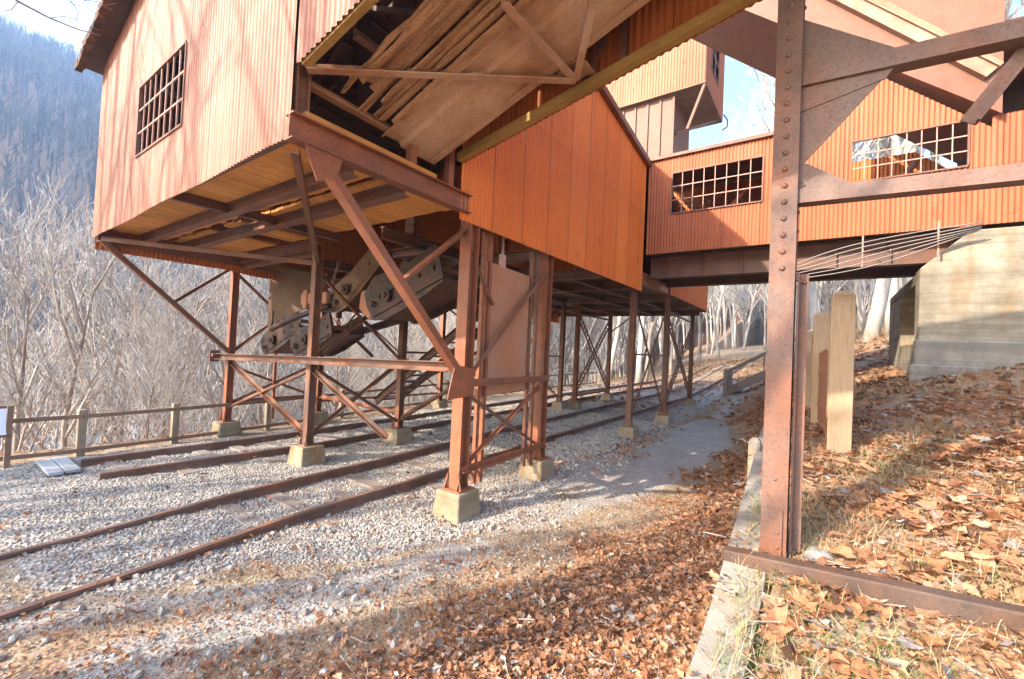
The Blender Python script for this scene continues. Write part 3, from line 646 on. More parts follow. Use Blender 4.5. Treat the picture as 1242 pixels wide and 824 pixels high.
# struts that carry the overhanging front
part_bar('strut', 'ubar', V3('a1', 1.82)+Vector((.05, -.05, 0)), (-3.94, 2.1, 4.14), .09, .13, 'steel_orange', up=(1, 0, 0))
mb = MB().plate([(-3.88, 2.02, 4.1), (-3.88, 2.42, 4.1), (-3.88, 2.36, 3.86), (-3.88, 2.16, 3.78)], (.012, 0, 0))
for y, z in ((2.12, 4.03), (2.3, 4.03), (2.22, 3.92), (2.27, 3.83)): mb.dome((-3.868, y, z), .015, (1, 0, 0))
mb.build('gusset', M['steel_orange'], tip)
mb = MB().plate([V3('a1', 1.6)+Vector((.106, -.42, 0)), V3('a1', 1.62)+Vector((.106, .1, 0)), V3('a1', 2.0)+Vector((.106, .1, 0)), V3('a1', 2.05)+Vector((.106, -.3, 0))], (.012, 0, 0))
for dy, dz in ((-.34, 1.68), (-.2, 1.7), (-.05, 1.7), (.05, 1.7), (-.25, 1.95), (-.1, 1.92), (.05, 1.92), (-.3, 1.82)): mb.dome(V3('a1', dz)+Vector((.118, dy, 0)), .016, (1, 0, 0))
mb.build('gusset', M['steel_orange'], tip)
mid = (V3('a1', 1.82)+Vector((-3.94, 2.1, 4.14)))/2
part_bar('strut', 'lbar', mid+Vector((0, .05, .05)), V3('a1', 3.92)+Vector((0, -.05, 0)), .08, .1, 'steel_orange', up=(1, 0, 0))
part_bar('strut', 'ubar', V3('c1', 1.92)+Vector((0, -.05, 0)), (-10.85, 2.0, 3.96), .09, .11, 'steel', up=(1, 0, 0))
mid = (V3('c1', 1.92)+Vector((-10.85, 2.0, 3.96)))/2
part_bar('strut', 'lbar', mid, V3('c1', 3.95), .07, .07, 'steel', up=(1, 0, 0))
part_bar('strut', 'lbar', V3('b1', 3.75), (-3.95, 1.98, 4.02), .07, .07, 'steel'); part_bar('strut', 'lbar', V3('b1', 3.72), (-10.8, 2.02, 3.97), .07, .08, 'steel')
# front bent : long guard bar and cross bracing
part_bar('guard_bar', 'ubar', V3('c1', 1.80)+Vector((-.25, -.22, 0)), V3('a1', 2.02)+Vector((-.05, -.25, 0)), .11, .135, 'steel', flip=1)
mb = MB().box((-11.56, 4.10, 1.68), (-11.5, 4.3, 1.95)).box((-11.5, 4.12, 1.80), (-11.4, 4.3, 1.87))
mb.build('bracket', M['steel_dark'], tip)
brace(V3('c1', 1.7), V3('b1', .5), .085); brace(V3('c1', .62), V3('b1', 1.75), .07); brace(V3('b1', 1.75), (-5.6, 4.5, .8), .075); 
brace(V3('b1', .5), V3('b2', 1.9), .07); brace(V3('b1', 1.8), V3('b2', .5), .07)
brace(V3('b2', .55), (-5.3, 6.6, 1.95), .085, 'steel_dark'); brace(V3('b1', 3.6), V3('b2', 1.9), .07); brace(V3('b1', 1.95), V3('b2', 3.6), .07)
brace(V3('c1', .75), V3('c2', .75), .08, 'steel_orange'); brace(V3('c2', .75), V3('b2', .7), .08, 'steel_orange'); brace(V3('c1', 1.6), V3('c2', .7), .06, 'steel_orange'); brace(V3('c2', 1.7), V3('c1', .7), .06)
brace(V3('c1', 1.9), V3('c2', 3.8), .07); brace(V3('c2', 1.9), V3('c1', 3.8), .06)
brace(V3('b2', .6), V3('a2', 2.6), .07); brace(V3('c1', 3.9), V3('b1', 3.9), .09, kind='ibar')
brace(V3('c2', 3.2), (-9.0, 6.7, 1.95), .06); brace(V3('c2', 1.9), (-8.6, 6.7, 3.9), .06)
part_bar('ladder_rail', 'bar', V3('c1', .3)+Vector((.28, .9, 0)), V3('c1', 4.0)+Vector((.28, .9, 0)), .06, .06, 'steel_orange', up=(0, 1, 0))
brace(V3('c2', 2.0), V3('c3', 3.9), .05); brace(V3('c2', 3.9), V3('c3', .7), .05); brace(V3('c2', .6), V3('c3', .6), .06, 'steel_orange')
# far bents
def laced(a, b, w=.2):
    a = Vector(a); b = Vector(b); d = (b-a).normalized(); sd = d.cross(Vector((1, 0, 0))).normalized(); mm = MB()
    for s in (-1, 1): mm.bar(a+sd*w/2*s, b+sd*w/2*s, .045, .045)
    n = int((b-a).length/.22)
    for i in range(n): mm.bar(a.lerp(b, (i+.1)/n)+sd*w/2*(1 if i % 2 else -1)*.0-sd*w/2, a.lerp(b, (i+.6)/n)+sd*w/2, .02, .03)
    return mm.build('laced_brace', M['steel'], tip)
laced(V3('a4', 3.6), V3('a6', .7)); laced(V3('a6', 3.6), V3('a4', .7)); laced(V3('b4', 3.7), V3('b5', .8)); laced(V3('b5', 3.7), V3('b4', .8))
brace(V3('a3', 3.9), V3('a5', .5), .05); brace(V3('a5', 3.9), V3('a3', .5), .05); brace(V3('a3', 2.3), V3('a5', 2.3), .05)
brace(V3('a4', 3.75), V3('a6', 3.75), .08); brace(V3('b4', 3.75), V3('b5', 3.75), .08); brace(V3('b4', .65), V3('b5', .65), .06, 'steel_orange'); brace(V3('a5', .55), V3('a6', .6), .07)
brace(V3('b2', 3.9), V3('b3', .6), .05); brace(V3('b2', 1.2), V3('b3', 3.9), .05); brace(V3('b2', 2.1), V3('b3', 2.1), .05)
brace(V3('b5', 3.2), V3('b5', 4.1)+Vector((1.2, 0, 0)), .06)
part_bar('edge_beam', 'ibar', (-4.0, 11.3, 4.35), (-4.0, 14, 4.35), .2, .26, 'plate'); part_bar('edge_beam', 'ibar', (-4.6, 11.3, 4.6), (-4.6, 14, 4.6), .14, .3, 'steel_dark')

# ================================================================== things hung under the tipple
def steel_plate(label, poly, offv, chain=None, mat='plate'):
    r = thing('steel_plate', label, 'steel plate', tuple(Vector(poly[0])))
    mm = MB().plate(poly, offv); n = Vector(offv).normalized(); p = [Vector(q) for q in poly]; cen = sum(p, Vector())/len(p)
    for a, b2 in zip(p, p[1:]+p[:1]):
        for t_ in (.2, .5, .8): mm.dome((a.lerp(b2, t_)).lerp(cen, .05)+Vector(offv), .014, n)
    mm.build('sheet', M[mat], r)
    if chain:
        mm = MB(); a, b2 = Vector(chain[0]), Vector(chain[1]); mm.bar(a, a+Vector((0, 0, .22)), .05, .12, up=(0, 1, 0)); chain_links(mm, a+Vector((0, 0, .2)), b2, .03, .011); mm.build('hanger', M['iron_mullion'], r)
    return r
def chain_links(mm, a, b, L=.055, r=.012):
    a = Vector(a); b = Vector(b); d = b-a; n = max(2, int(d.length/(L*1.5))); d.normalize(); o1 = d.orthogonal().normalized(); o2 = d.cross(o1)
    for i in range(n):
        c = a.lerp(b, (i+.5)/n); s = o1 if i % 2 else o2
        pts = [c+d*(L*math.cos(t))+s*(L*.55*math.sin(t)) for t in [2*math.pi*k/10 for k in range(11)]]
        mm.tube(pts, r, 6)
xp = -4.12
steel_plate('tall rust coloured steel plate hanging between the two nearest legs', [(xp, 4.95, 1.55), (xp, 6.18, 1.62), (xp, 6.18, 3.55), (xp, 4.95, 3.60)], (.012, 0, 0), ((xp, 5.4, 3.55), (xp, 5.4, 4.05)))
steel_plate('brown steel plate with a slanted lower edge hanging at the far corner above the fence', [(-11.1, 5.15, 2.55), (-10.1, 5.9, 3.25), (-10.0, 6.0, 3.95), (-11.1, 5.15, 4.0)], (.01, -.012, 0), None, 'plate_dark')
# loading booms : flared troughs with sheaves, hung on chains
def boom(label, a, b, hw, depth, nose, mat='machine'):
    """trough from nose end a to upper end b; hw half width along Y"""
    a = Vector(a); b = Vector(b); r = thing('loading_boom', label, 'loading boom', tuple(a)); d = (b-a).normalized(); u = d.cross(Vector((0, -1, 0))).normalized()
    if u.z < 0: u = -u
    Lg = (b-a).length
    def side(y, name):
        prof = [(0, 0), (.12, -depth*.35), (.4, -depth*.45), (Lg*.55, -depth*.42), (Lg, -depth*.25), (Lg, depth*.55), (Lg*.5, depth*.5), (.3, depth*.62), (-.02, depth*.35)]
        mm = MB().plate([a+d*p+u*q+Vector((0, y, 0)) for p, q in prof], (0, .035, 0))
        for p in (.2, .5, .8, 1.1, 1.4, 1.7):
            if p < Lg: mm.dome(a+d*p+u*(depth*.4)+Vector((0, y-.002, 0)), .022, (0, -1, 0)); mm.dome(a+d*p-u*(depth*.28)+Vector((0, y-.002, 0)), .022, (0, -1, 0))
        return mm.build(name, M[mat], r)
    side(-hw, 'side_plate'); side(hw, 'side_plate')
    mm = MB().plate([a+d*.15-u*depth*.3+Vector((0, -hw, 0)), a+d*Lg-u*depth*.2+Vector((0, -hw, 0)), a+d*Lg-u*depth*.2+Vector((0, hw, 0)), a+d*.15-u*depth*.3+Vector((0, hw, 0))], u*.02); mm.build('trough_floor', M['steel_dark'], r)
    mm = MB().tube([a+d*.2+Vector((0, -hw-.09, 0)), a+d*.2+Vector((0, hw+.09, 0))], .06, 12); mm.tube([a+d*.2+Vector((0, -hw+.04, 0)), a+d*.2+Vector((0, hw-.02, 0))], .15, 14); mm.build('head_roller', M['machine'], r)
    for y in (-hw-.03, hw+.04):
        mm = MB(); c = a+d*.62+u*.02+Vector((0, y, 0)); mm.tube([c, c+Vector((0, -.05, 0))], .11, 14); mm.tube([c, c+Vector((0, -.09, 0))], .05, 10); be = mm.build('bearing', M['machine'], r)
        MB().dome(c+Vector((0, -.09, 0)), .03, (0, -1, 0)).build('bolt', M['steel_dark'], be)
    mm = MB()
    for k in range(int(Lg/.35)): mm.bar(a+d*(.4+.35*k)+u*depth*.1+Vector((0, -hw, 0)), a+d*(.4+.35*k)+u*depth*.1+Vector((0, hw, 0)), .05, .08)
    mm.build('flight', M['steel'], r)
    return r, a, d, u
bm1 = boom('lower dark rusty loading boom hanging lowest over the far track', (-11.0, 5.4, 2.02), (-9.35, 5.4, 2.62), .40, .56, 0)
bm1b = boom('short dark rusty trough section just above the lowest boom', (-9.5, 5.3, 2.08), (-8.0, 5.3, 2.55), .36, .60, 0)
bm2 = boom('scooped rusty boom section hanging above the middle track', (-8.35, 5.6, 2.98), (-6.9, 5.6, 3.92), .45, .58, 0, 'plate_dark')
bm3 = boom('big rusty boom section nearest the closest leg', (-6.75, 5.3, 2.92), (-4.9, 5.3, 3.5), .45, .80, 0)
for nm, lab, a, b2, r_ in (('pivot_arm', 'bent steel arm lying across the lowest boom', (-10.6, 5.0, 2.5), (-8.2, 5.0, 3.0), .06), ('support_pole', 'thin upright steel rod rising from the nose of the lowest boom', (-10.85, 5.1, 2.1), (-10.75, 5.1, 2.95), .025),
                           ('counterweight_arm', 'dark steel beam resting behind the upper boom sections', (-9.0, 6.2, 2.5), (-4.4, 6.2, 3.35), .09)):
    props(MB().tube([Vector(a), Vector(a).lerp(Vector(b2), .5)+Vector((0, 0, .04)), Vector(b2)], r_, 8).build(nm, M['machine']), lab, 'steel arm')
mm = MB().box((-9.35, 5.0, 3.05), (-8.35, 5.12, 3.3)); mm.box((-9.2, 4.96, 2.95), (-9.05, 5.16, 3.36)); mm.box((-8.65, 4.96, 2.95), (-8.5, 5.16, 3.36))
props(mm.build('crosshead', M['plate'], bevel=.02), 'short sunlit steel crosshead above the lowest boom beside the middle leg', 'crosshead')
mb = MB(); cz = Vector((-7.0, 5.2, 3.0)); mb.plate([(-7.45, 5.18, 3.3), (-6.75, 5.18, 3.42), (-6.45, 5.18, 3.25), (-6.5, 5.18, 3.0), (-6.85, 5.18, 2.92), (-7.15, 5.18, 2.72), (-7.5, 5.18, 2.95)], (0, .3, 0))
props(mb.build('coupling_link', M['plate'], bevel=.03), 'sunlit steel coupling joining the two upper loading booms', 'coupling')
def hook_block(label, top, bar_c, bl, drop):
    r = thing('hoist_spreader', label, 'hoist spreader', bar_c); bc = Vector(bar_c); mm = MB(); chain_links(mm, bc+Vector((0, 0, .3)), top, .05, .012); mm.build('chain', M['iron_mullion'], r)
    mm = MB().ubar(bc-Vector((bl, 0, 0)), bc+Vector((bl, 0, 0)), .14, .16); mm.build('spreader_bar', M['steel_dark'], r)
    mm = MB(); mm.tube([bc+Vector((0, 0, .06)), bc+Vector((.06, 0, .2)), bc+Vector((0, 0, .3)), bc+Vector((-.06, 0, .22)), bc+Vector((-.02, 0, .14))], .02, 8); mm.build('hook', M['steel_dark'], r)
    mm = MB()
    for s in (-1, 1):
        p = bc+Vector((s*(bl-.08), 0, -.06)); mm.bar(p, p-Vector((0, 0, .16)), .07, .1, up=(0, 1, 0)); chain_links(mm, p-Vector((0, 0, .12)), p-Vector((0, 0, drop)), .055, .014)
    mm.build('sling', M['steel_dark'], r); return r
hook_block('chain hoist with a spreader bar under the middle of the raised floor', (-6.15, 5.3, 6.2), (-6.15, 5.3, 3.98), .6, .42)
hook_block('small chain hoist holding the lowest boom beside the middle leg', (-8.6, 5.4, 4.0), (-8.9, 5.4, 3.0), .5, .5)
# inclined flight of treads behind
st = thing('inclined_conveyor', 'inclined stair like steel conveyor with flights rising behind the nearest leg', 'conveyor', (-8.9, 7.6, .3))
a0, a1_ = Vector((-9.4, 7.5, .75)), Vector((-4.6, 7.5, 4.0)); dd = (a1_-a0)
for y in (-.35, .35): MB().ubar(a0+Vector((0, y, 0)), a1_+Vector((0, y, 0)), .07, .18).build('stringer', M['steel_dark'], st)
for i in range(19): MB().box(*[tuple(a0+dd*((i+.5)/19)+Vector(q)) for q in ((-.13, -.33, -.02), (.13, .33, .02))]).build('tread', M['steel'], st)

# ================================================================== INCLINED CONVEYOR GALLERY
gal = thing('conveyor_gallery', 'inclined corrugated conveyor gallery with an open underside rising overhead from the tipple', 'conveyor gallery', (-2, 3, 4.7))
def gzb(x): return 4.74+.205*(x+3.92)
mb = MB(); corr(mb, (-3.88, 1.92, 0), (1, 0, 0), 11.5, lambda s: gzb(-3.88+s), lambda s: gzb(-3.88+s)+2.55); mb.build('wall', M['wall_front'], gal, merge=True)
mb = MB(); corr(mb, (-3.9, 4.15, 0), (1, 0, 0), 11.5, lambda s: gzb(-3.9+s)-.05, lambda s: gzb(-3.9+s)+2.5); mb.build('wall', M['wall_inner'], gal, merge=True)
gz2 = Vector((0, 0, 1))
MB().plate([(-3.9, 1.75, gzb(-3.9)+2.62), (7.7, 1.75, gzb(7.7)+2.62), (7.7, 4.3, gzb(7.7)+2.62), (-3.9, 4.3, gzb(-3.9)+2.62)], (0, 0, .08)).build('roof', M['interior_shade'], gal)
MB().bar((-3.9, 4.08, gzb(-3.9)+.0), (7.5, 4.08, gzb(7.5)+.0), .09, .1).build('trim', M['trim_wood'], gal)
MB().bar((-3.84, 1.975, gzb(-3.84)+.03), (7.5, 1.975, gzb(7.5)+.03), .07, .09).build('trim', M['trim_wood'], gal)
def gpl(px, py, dz=0):
    d = (px-PW/2)*AR - (py-PH/2)*AU + F_PX*AF; k = (4.74+.205*3.92+dz-CAM_H)/(d.z-.205*d.x); return CO+d*k
def gbar(a, b, w, h, kind='lbar', mat='steel', name='brace', **k):
    mm = MB(); getattr(mm, kind)(a, b, w, h, **k); return mm.build(name, M[mat], gal)
node = Vector((-2.16, 3.95, gzb(-2.16)+.06))
gbar((-3.86, 2.0, gzb(-3.86)+.02), node, .09, .09, 'lbar', 'chute'); gbar(gpl(612, 0, .06), node, .08, .08, 'lbar', 'chute'); gbar(gpl(720, 0, .06), node, .07, .07, 'lbar', 'chute')
gbar((-3.35, 4.02, gzb(-3.35)+.75), node+Vector((0, .05, .1)), .07, .07, 'lbar', 'steel')
mm = MB().plate([node+Vector((-.26, -.02, .055)), node+Vector((.0, -.24, .055)), node+Vector((.16, -.1, .06)), node+Vector((.16, .12, .06)), node+Vector((-.1, .12, .05))], (0, 0, .012)); mm.build('gusset', M['chute'], gal)
for x in (0.3, 2.4, 4.6): gbar((x, 1.97, gzb(x)+.1), (x+.0, 4.1, gzb(x)+.1), .1, .1, 'ibar')
gbar((-1.2, 1.97, gzb(-1.2)+.07), (.3, 4.05, gzb(.3)+.07), .08, .08)
for x in (-1.7, .6): gbar((x, 4.08, gzb(x)), (x, 4.08, gzb(x)+2.4), .08, .08, 'ibar', 'steel_dark', 'stud', up=(0, 1, 0))
gbar((-2.1, 4.08, gzb(-2.1)+.1), (-1.0, 4.08, gzb(-1.)+2.3), .06, .08, 'bar', 'steel_dark')
# chute inside the gallery
chz = lambda x: 4.62+.345*(x+3.95)
ch = thing('coal_chute', 'rusty torn sheet steel coal chute descending inside the gallery into the tipple', 'chute', (-3.9, 3.2, 4.6))
cx0, cx1 = -4.05, 2.5
prof = [(2.98, .0), (3.02, .04), (3.22, .05), (3.26, .0), (3.66, .0), (3.70, .0)]
mb = MB(); n = 60
for i in range(n+1):
    x = cx0+(cx1-cx0)*i/n
    for y, dz in prof: mb.v.append((x, y, chz(x)+dz+.008*math.sin(x*5+y*9)))
for i in range(n):
    for j in range(len(prof)-1): a = i*len(prof)+j; mb.f.append((a, a+1, a+len(prof)+1, a+len(prof))); mb.sm.append(False)
mb.build('chute_floor', M['chute'], ch, solid=.012)
mb = MB().lbar((cx0, 3.72, chz(cx0)+.05), (cx1, 3.72, chz(cx1)+.05), .1, .14)
for i in range(26):
    x = cx0+.1+.24*i; mb.dome((x, 3.735, chz(x)-.02), .018, (0, 0, -1))
mb.build('flange', M['chute'], ch)
yy = 2.36; kq = 0
while yy < 2.97:      # long stiff strips of the near side, each broken off raggedly
    wq = rnd.uniform(.045, .085); tq = rnd.uniform(-.35, .35); zq = .10*(2.98-yy)/.6+rnd.uniform(-.015, .03); xa = cx0+.05+rnd.uniform(0, .30)+.25*max(0, 2.6-yy)
    mb = MB(); nn = 26; ed = []
    for i in range(nn+1):
        x = xa+(cx1-xa)*i/nn; bow = .012*math.sin(x*2.1+kq)+.006*math.sin(x*6+kq*2)
        rag = (rnd.uniform(-.02, .02) if yy < 2.5 else rnd.uniform(-.006, .006))
        for q, tz in ((0, 0), (wq, wq*math.tan(tq))):
            mb.v.append((x+(rnd.uniform(-.05, .05) if i == 0 else 0), yy+q+bow+(rag if q == 0 else 0), chz(x)+zq+tz+bow))
    for i in range(nn): a = 2*i; mb.f.append((a, a+1, a+3, a+2)); mb.sm.append(False)
    mb.build('side_strip', M['chute_torn'], ch, solid=.012); yy += wq*rnd.uniform(.85, 1.0); kq += 1
pz = at(494, 143, 1, 3.5)
hx = pz.x; mm = MB(); mm.plate([Vector((hx+.085*math.cos(t)*(1+.2*math.sin(3*t)), 3.46+.06*math.sin(t)*(1+.25*math.cos(2*t)), chz(hx)-.012+.345*.085*math.cos(t))) for t in [2*math.pi*k/14 for k in range(14)]], (0, 0, .003)); mm.build('hole', M['hole_shade'], ch)  # thin black disc on the chute, its colour standing in for a shaded hole
mm = MB().lbar(at(432, 38, 1, 2.45), at(560, 132, 1, 3.95), .1, .12); mm.build('cross_angle', M['chute'], ch)
mm = MB().lbar((-3.99, 2.1, 4.72), (-3.99, 3.6, 4.70), .1, .1); mm.build('cross_angle', M['chute'], ch)
mm = MB()
for i in range(26):   # broken laths and struts in the dark above
    p = Vector((rnd.uniform(-5.2, -3.6), rnd.uniform(2.2, 3.0), rnd.uniform(5.2, 6.6))); q = p+Vector((rnd.uniform(-.8, .8), rnd.uniform(-.3, .5), rnd.uniform(-.5, .5))); mm.bar(p, q, .04, .05)
mm.build('lath', M['steel_dark'], ch)

# ================================================================== BRIDGE GALLERY across the path
br = thing('bridge_gallery', 'level orange corrugated bridge gallery with two gridded windows spanning to the concrete abutment', 'bridge gallery', (-1, 12.4, 4.9))
BX0, BX1, BY0, BY1 = -3.86, 7.0, 11.3, 13.7
def brtop(x): return 7.42 if x < -.35 else (9.25-.93*(x+.3)*1.0 if x < 2.42 else 6.93)
w1 = (BX0, -3.24, -1.20, 5.95, 7.0); w2 = (BX0, .40, 2.12, 6.07, 6.93)
mb = MB(); corr(mb, (BX0, BY0, 0), (1, 0, 0), BX1-BX0, lambda s: 4.95, lambda s: brtop(BX0+s), [(w1[1]-BX0, w1[2]-BX0, w1[3], w1[4]), (w2[1]-BX0, w2[2]-BX0, w2[3], w2[4])]); mb.build('wall', M['wall_bridge'], br, merge=True)
mb = MB(); corr(mb, (BX0, BY1, 0), (1, 0, 0), BX1-BX0, lambda s: 4.95, lambda s: min(7.4, brtop(BX0+s)), [(5.2, 6.9, 5.9, 6.75)]); mb.build('wall', M['wall_inner'], br, merge=True)
for w, cl in ((w1, 8), (w2, 8)):
    window((w[1], BY0-.01, 0), (1, 0, 0), w[2]-w[1], w[3], w[4], cl, 3, br, .022, .03)
MB().box((BX0, 11.22, 7.42), (-.36, 13.85, 7.5)).build('roof', M['steel'], br)
MB().box((2.2, 11.4, 8.6), (7.0, 13.85, 8.7)).build('roof', M['steel'], br)
mb = MB(); corr(mb, (2.4, 13.72, 0), (1, 0, 0), 4.6, lambda s: 4.95, lambda s: 8.6); mb.build('wall', M['interior_shade'], br, merge=True)  # back and end walls coloured dark, so the opening's shade is painted in
MB().box((6.9, 11.4, 4.95), (7.0, 13.7, 8.6)).build('wall', M['interior_shade'], br)
MB().box((2.44, 11.5, 7.0), (2.5, 13.6, 8.6)).build('wall', M['interior_shade'], br)
MB().box((BX0, 11.36, 5.0), (BX1, 13.64, 5.06)).build('floor', M['deck_wood'], br)
for y in (11.75, 13.3): MB().ibar((BX0, y, 4.66), (2.6, y, 4.66), .24, .58, .02).build('girder', M['steel_dark'], br)
for x in np.arange(-3.4, 2.2, .9): MB().box((x-.01, 11.66, 4.4), (x+.01, 11.74, 4.92)).build('stiffener', M['steel_dark'], br)
mb = MB()
for a, b2 in (((.5, 13.4, 5.1), (1.6, 12.4, 6.8)), ((2.1, 13.4, 5.3), (1.2, 12.6, 6.5)), ((-3, 12.6, 5.2), (-1.6, 12.6, 6.9))): mb.bar(a, b2, .09, .09)
for z in (6.55, 6.75, 6.9): mb.bar((BX0+.1, 13.3, z), (-.5, 13.3, z), .05, .06)
mb.build('inner_brace', M['plate'], br)
for i in range(6):
    mm = MB(); pts = []
    for k in range(15):
        u = k/14; x = -.95+u*3.2; z = 4.02+.035*i+u*(.78-.02*i)+.045*i*math.sin(u*3.1)+.012*math.sin(u*9+i)-.16*math.sin(u*math.pi)*(1-i*.15); pts.append((x, 11.05-.03*i, z))
    mm.tube(pts, .011, 6); props(mm.build('cable', M['cable']), 'loose grey steel cable in the bundle slung under the bridge gallery', 'cable', 'cables slung under the bridge gallery')
for x, z in ((.62, 4.55), (1.72, 4.7)):
    props(MB().bar((x, 11.12, z-.3), (x, 11.12, z+.35), .025, .025).build('cable_hanger', M['iron_mullion']), 'thin steel hanger rod on the cable bundle, %s' % ('left one nearer the riveted column' if x < 1 else 'right one beside the concrete abutment'), 'hanger rod')

# ================================================================== INCLINED SMOOTH SHEET CHUTE HOUSING above the bridge
inc = thing('inclined_housing', 'steep brown smooth sheet housing slanting down behind the riveted column onto the bridge gallery', 'conveyor housing', (1, 11.5, 7))
def ln(x, k=0.): return 11.0-.872*(x+2.23)+k
Y0 = 11.12
def slab(name, k0, k1, y0, y1, x0, x1, mat): return MB().plate([(x0, y0, ln(x0, k0)), (x1, y0, ln(x1, k0)), (x1, y0, ln(x1, k1)), (x0, y0, ln(x0, k1))], (0, y1-y0, 0)).build(name, M[mat], inc)
slab('side_sheet', 0, 5.2, Y0, 11.2, -4.5, 2.5, 'smooth_sheet'); slab('bottom_sheet', 0, .06, 11.2, 13.6, -4.5, 2.45, 'smooth_sheet'); slab('top_sheet', 4.8, 4.9, 11.2, 13.6, -4.5, 2.45, 'smooth_sheet')
slab('far_sheet', 0, 4.9, 13.6, 13.7, -4.5, 2.45, 'smooth_sheet')
qa, qb = at(1028, 0, 1, Y0-.07), at(1203, 88, 1, Y0-.07)
mb = MB().ibar(qa-(qb-qa)*1.3, qb, .14, .24, .02); mb.build('stringer', M['stringer'], inc)
qa, qb = at(1062, 0, 1, Y0-.03), at(1214, 80, 1, Y0-.03)
mb = MB().bar(qa-(qb-qa)*1.3, qb, .06, .1); mb.build('nailer', M['deck_wood'], inc)

# ================================================================== HEADHOUSE TOWER beyond
tw = thing('headhouse_tower', 'tall corrugated tower with overhanging top box and dark window behind the bridge gallery', 'tower', (-6, 19, .3))
TY = 17.7
mb = MB(); corr(mb, (-9.2, TY, 0), (1, 0, 0), 5.25, lambda s: 13.1, lambda s: 18.2-.1*s, pitch=.12, amp=.016); mb.build('wall', M['wall_tower'], tw, merge=True)
mb = MB(); corr(mb, (-3.95, TY, 0), (0, 1, 0), 3.5, lambda s: 13.1, lambda s: 16.2, [(.9, 2.3, 14.1, 15.6)], pitch=.12, amp=.016); mb.build('wall', M['wall_bridge'], tw, merge=True)
mb = MB(); corr(mb, (-9.2, TY+3.5, 0), (1, 0, 0), 5.25, lambda s: 13.1, lambda s: 17.7); mb.build('wall', M['wall_tower'], tw, merge=True)
mb = MB(); corr(mb, (-9.2, TY, 0), (0, 1, 0), 3.5, lambda s: 13.1, lambda s: 17.7); mb.build('wall', M['wall_tower'], tw, merge=True)
MB().box((-9.2, TY, 13.05), (-3.95, TY+3.5, 13.12)).build('floor', M['deck_wood'], tw)
MB().plate([(-9.4, TY-.2, 18.2), (-3.8, TY-.2, 17.2), (-3.8, TY+3.7, 17.2), (-9.4, TY+3.7, 18.2)], (0, 0, .12)).build('roof', M['steel_dark'], tw)
MB().box((-3.99, TY-.02, 16.2), (-3.9, TY+3.5, 17.25)).build('fascia', M['steel'], tw)
window((-3.94, TY+.9, 0), (0, 1, 0), 1.4, 14.1, 15.6, 2, 2, tw, .04, .08)
MB().box((-9.0, TY+.25, 7), (-5.2, TY+2.8, 13.05)).build('shaft', M['smooth_sheet'], tw)
for i in range(8): MB().box((-8.98+i*.54-.04, TY+.19, 7), (-8.98+i*.54+.04, TY+.25, 13.0)).build('batten', M['steel_dark'], tw)
for a, b2 in (((-4.6, TY+.1, 11.4), (-4.0, TY+.1, 13.05)), ((-5.1, TY+2.6, 10.6), (-4.0, TY+2.6, 11.6)), ((-5.1, TY+.4, 11.5), (-4.1, TY+3.2, 13.05))): MB().bar(a, b2, .1, .1).build('strut', M['steel'], tw)
mm = MB()
for z in (10.2, 10.9): mm.bar((-5.2, TY+2.6, z), (-3.9, TY+2.6, z), .06, .06); mm.bar((-3.9, TY+2.6, z), (-3.9, TY+3.6, z), .06, .06)
mm.bar((-3.9, TY+2.6, 9.6), (-3.9, TY+2.6, 11.3), .06, .06); mm.box((-5.2, TY+2.4, 9.7), (-3.9, TY+3.6, 9.78)); mm.build('landing', M['steel_dark'], tw)
mm = MB().tube([(-3.86, TY+3.3, 13.3), (-3.7, TY+3.3, 13.0), (-3.7, TY+3.3, 12.7), (-3.9, TY+3.3, 12.6)], .03, 6); mm.build('hook', M['steel_dark'], tw)

# ================================================================== RIVETED STEEL BENT beside the wall
bt = thing('steel_bent', 'tall riveted steel column with gusset plates and cross beams on the right bank', 'steel column', (-.32, 4.2, .6))
top = 9.0; xc, yc = -.278, 4.22; lean = 0.0
mb = MB(); hw = .09; hd = .11
mb.box((xc-hw, yc-hd-.016, .55), (xc+hw, yc-hd, top)); mb.box((xc-hw, yc+hd, .55), (xc+hw, yc+hd+.016, top)); mb.box((xc-.01, yc-hd, .55), (xc+.01, yc+hd, top))
mb.lbar((xc+.045, yc-hd+.035, .55), (xc+.045, yc-hd+.035, top), .07, .07, .012, up=(0, 1, 0)); mb.lbar((xc+.045, yc+hd-.035, .55), (xc+.045, yc+hd-.035, top), .07, .07, .012, up=(0, 1, 0), inv=-1)
mb.box((xc+.105, yc-.06, .55), (xc+.119, yc+.12, 3.02)); mb.box((xc+.119, yc+.02, .55), (xc+.18, yc+.034, 3.02)); mb.dome((xc+.15, yc+.02, 2.95), .02, (0, -1, 0))
z = 3.05
while z < 5.6: mb.dome((xc, yc-hd-.016, z), .024, (0, -1, 0), 10); z += .135
mb.box((xc-hw+.004, yc-hd-.03, .55), (xc+hw-.03, yc-hd-.016, 1.12)); mb.dome((xc+.03, yc-hd-.03, .82), .014, (0, -1, 0)); mb.dome((xc+.03, yc-hd-.03, .94), .014, (0, -1, 0)); mb.dome((xc, yc-hd-.016, 1.35), .014, (0, -1, 0))
for z in np.arange(3.4, 5.5, .16): mb.dome((xc+hw+.0, yc+hd+.005, z), .016, (1, 0, 0))
mb.build('column', M['steel_purple'], bt)
YP = 4.14
def gus(pts, y=YP, mat='steel_purple'):
    poly = [at(px, py, 1, y) for px, py in pts]; mm = MB().plate(poly, (0, .016, 0)); cen = sum((Vector(q) for q in poly), Vector())/len(poly)
    return mm, poly
mm, p = gus([(962, 20), (1100, 62), (1074, 95), (962, 140)], YP+.02); mm.build('gusset', M['steel_purple'], bt)
mm, p = gus([(962, 100), (1078, 90), (1068, 98), (962, 212)], YP+.03); mm.build('gusset', M['steel_purple'], bt)
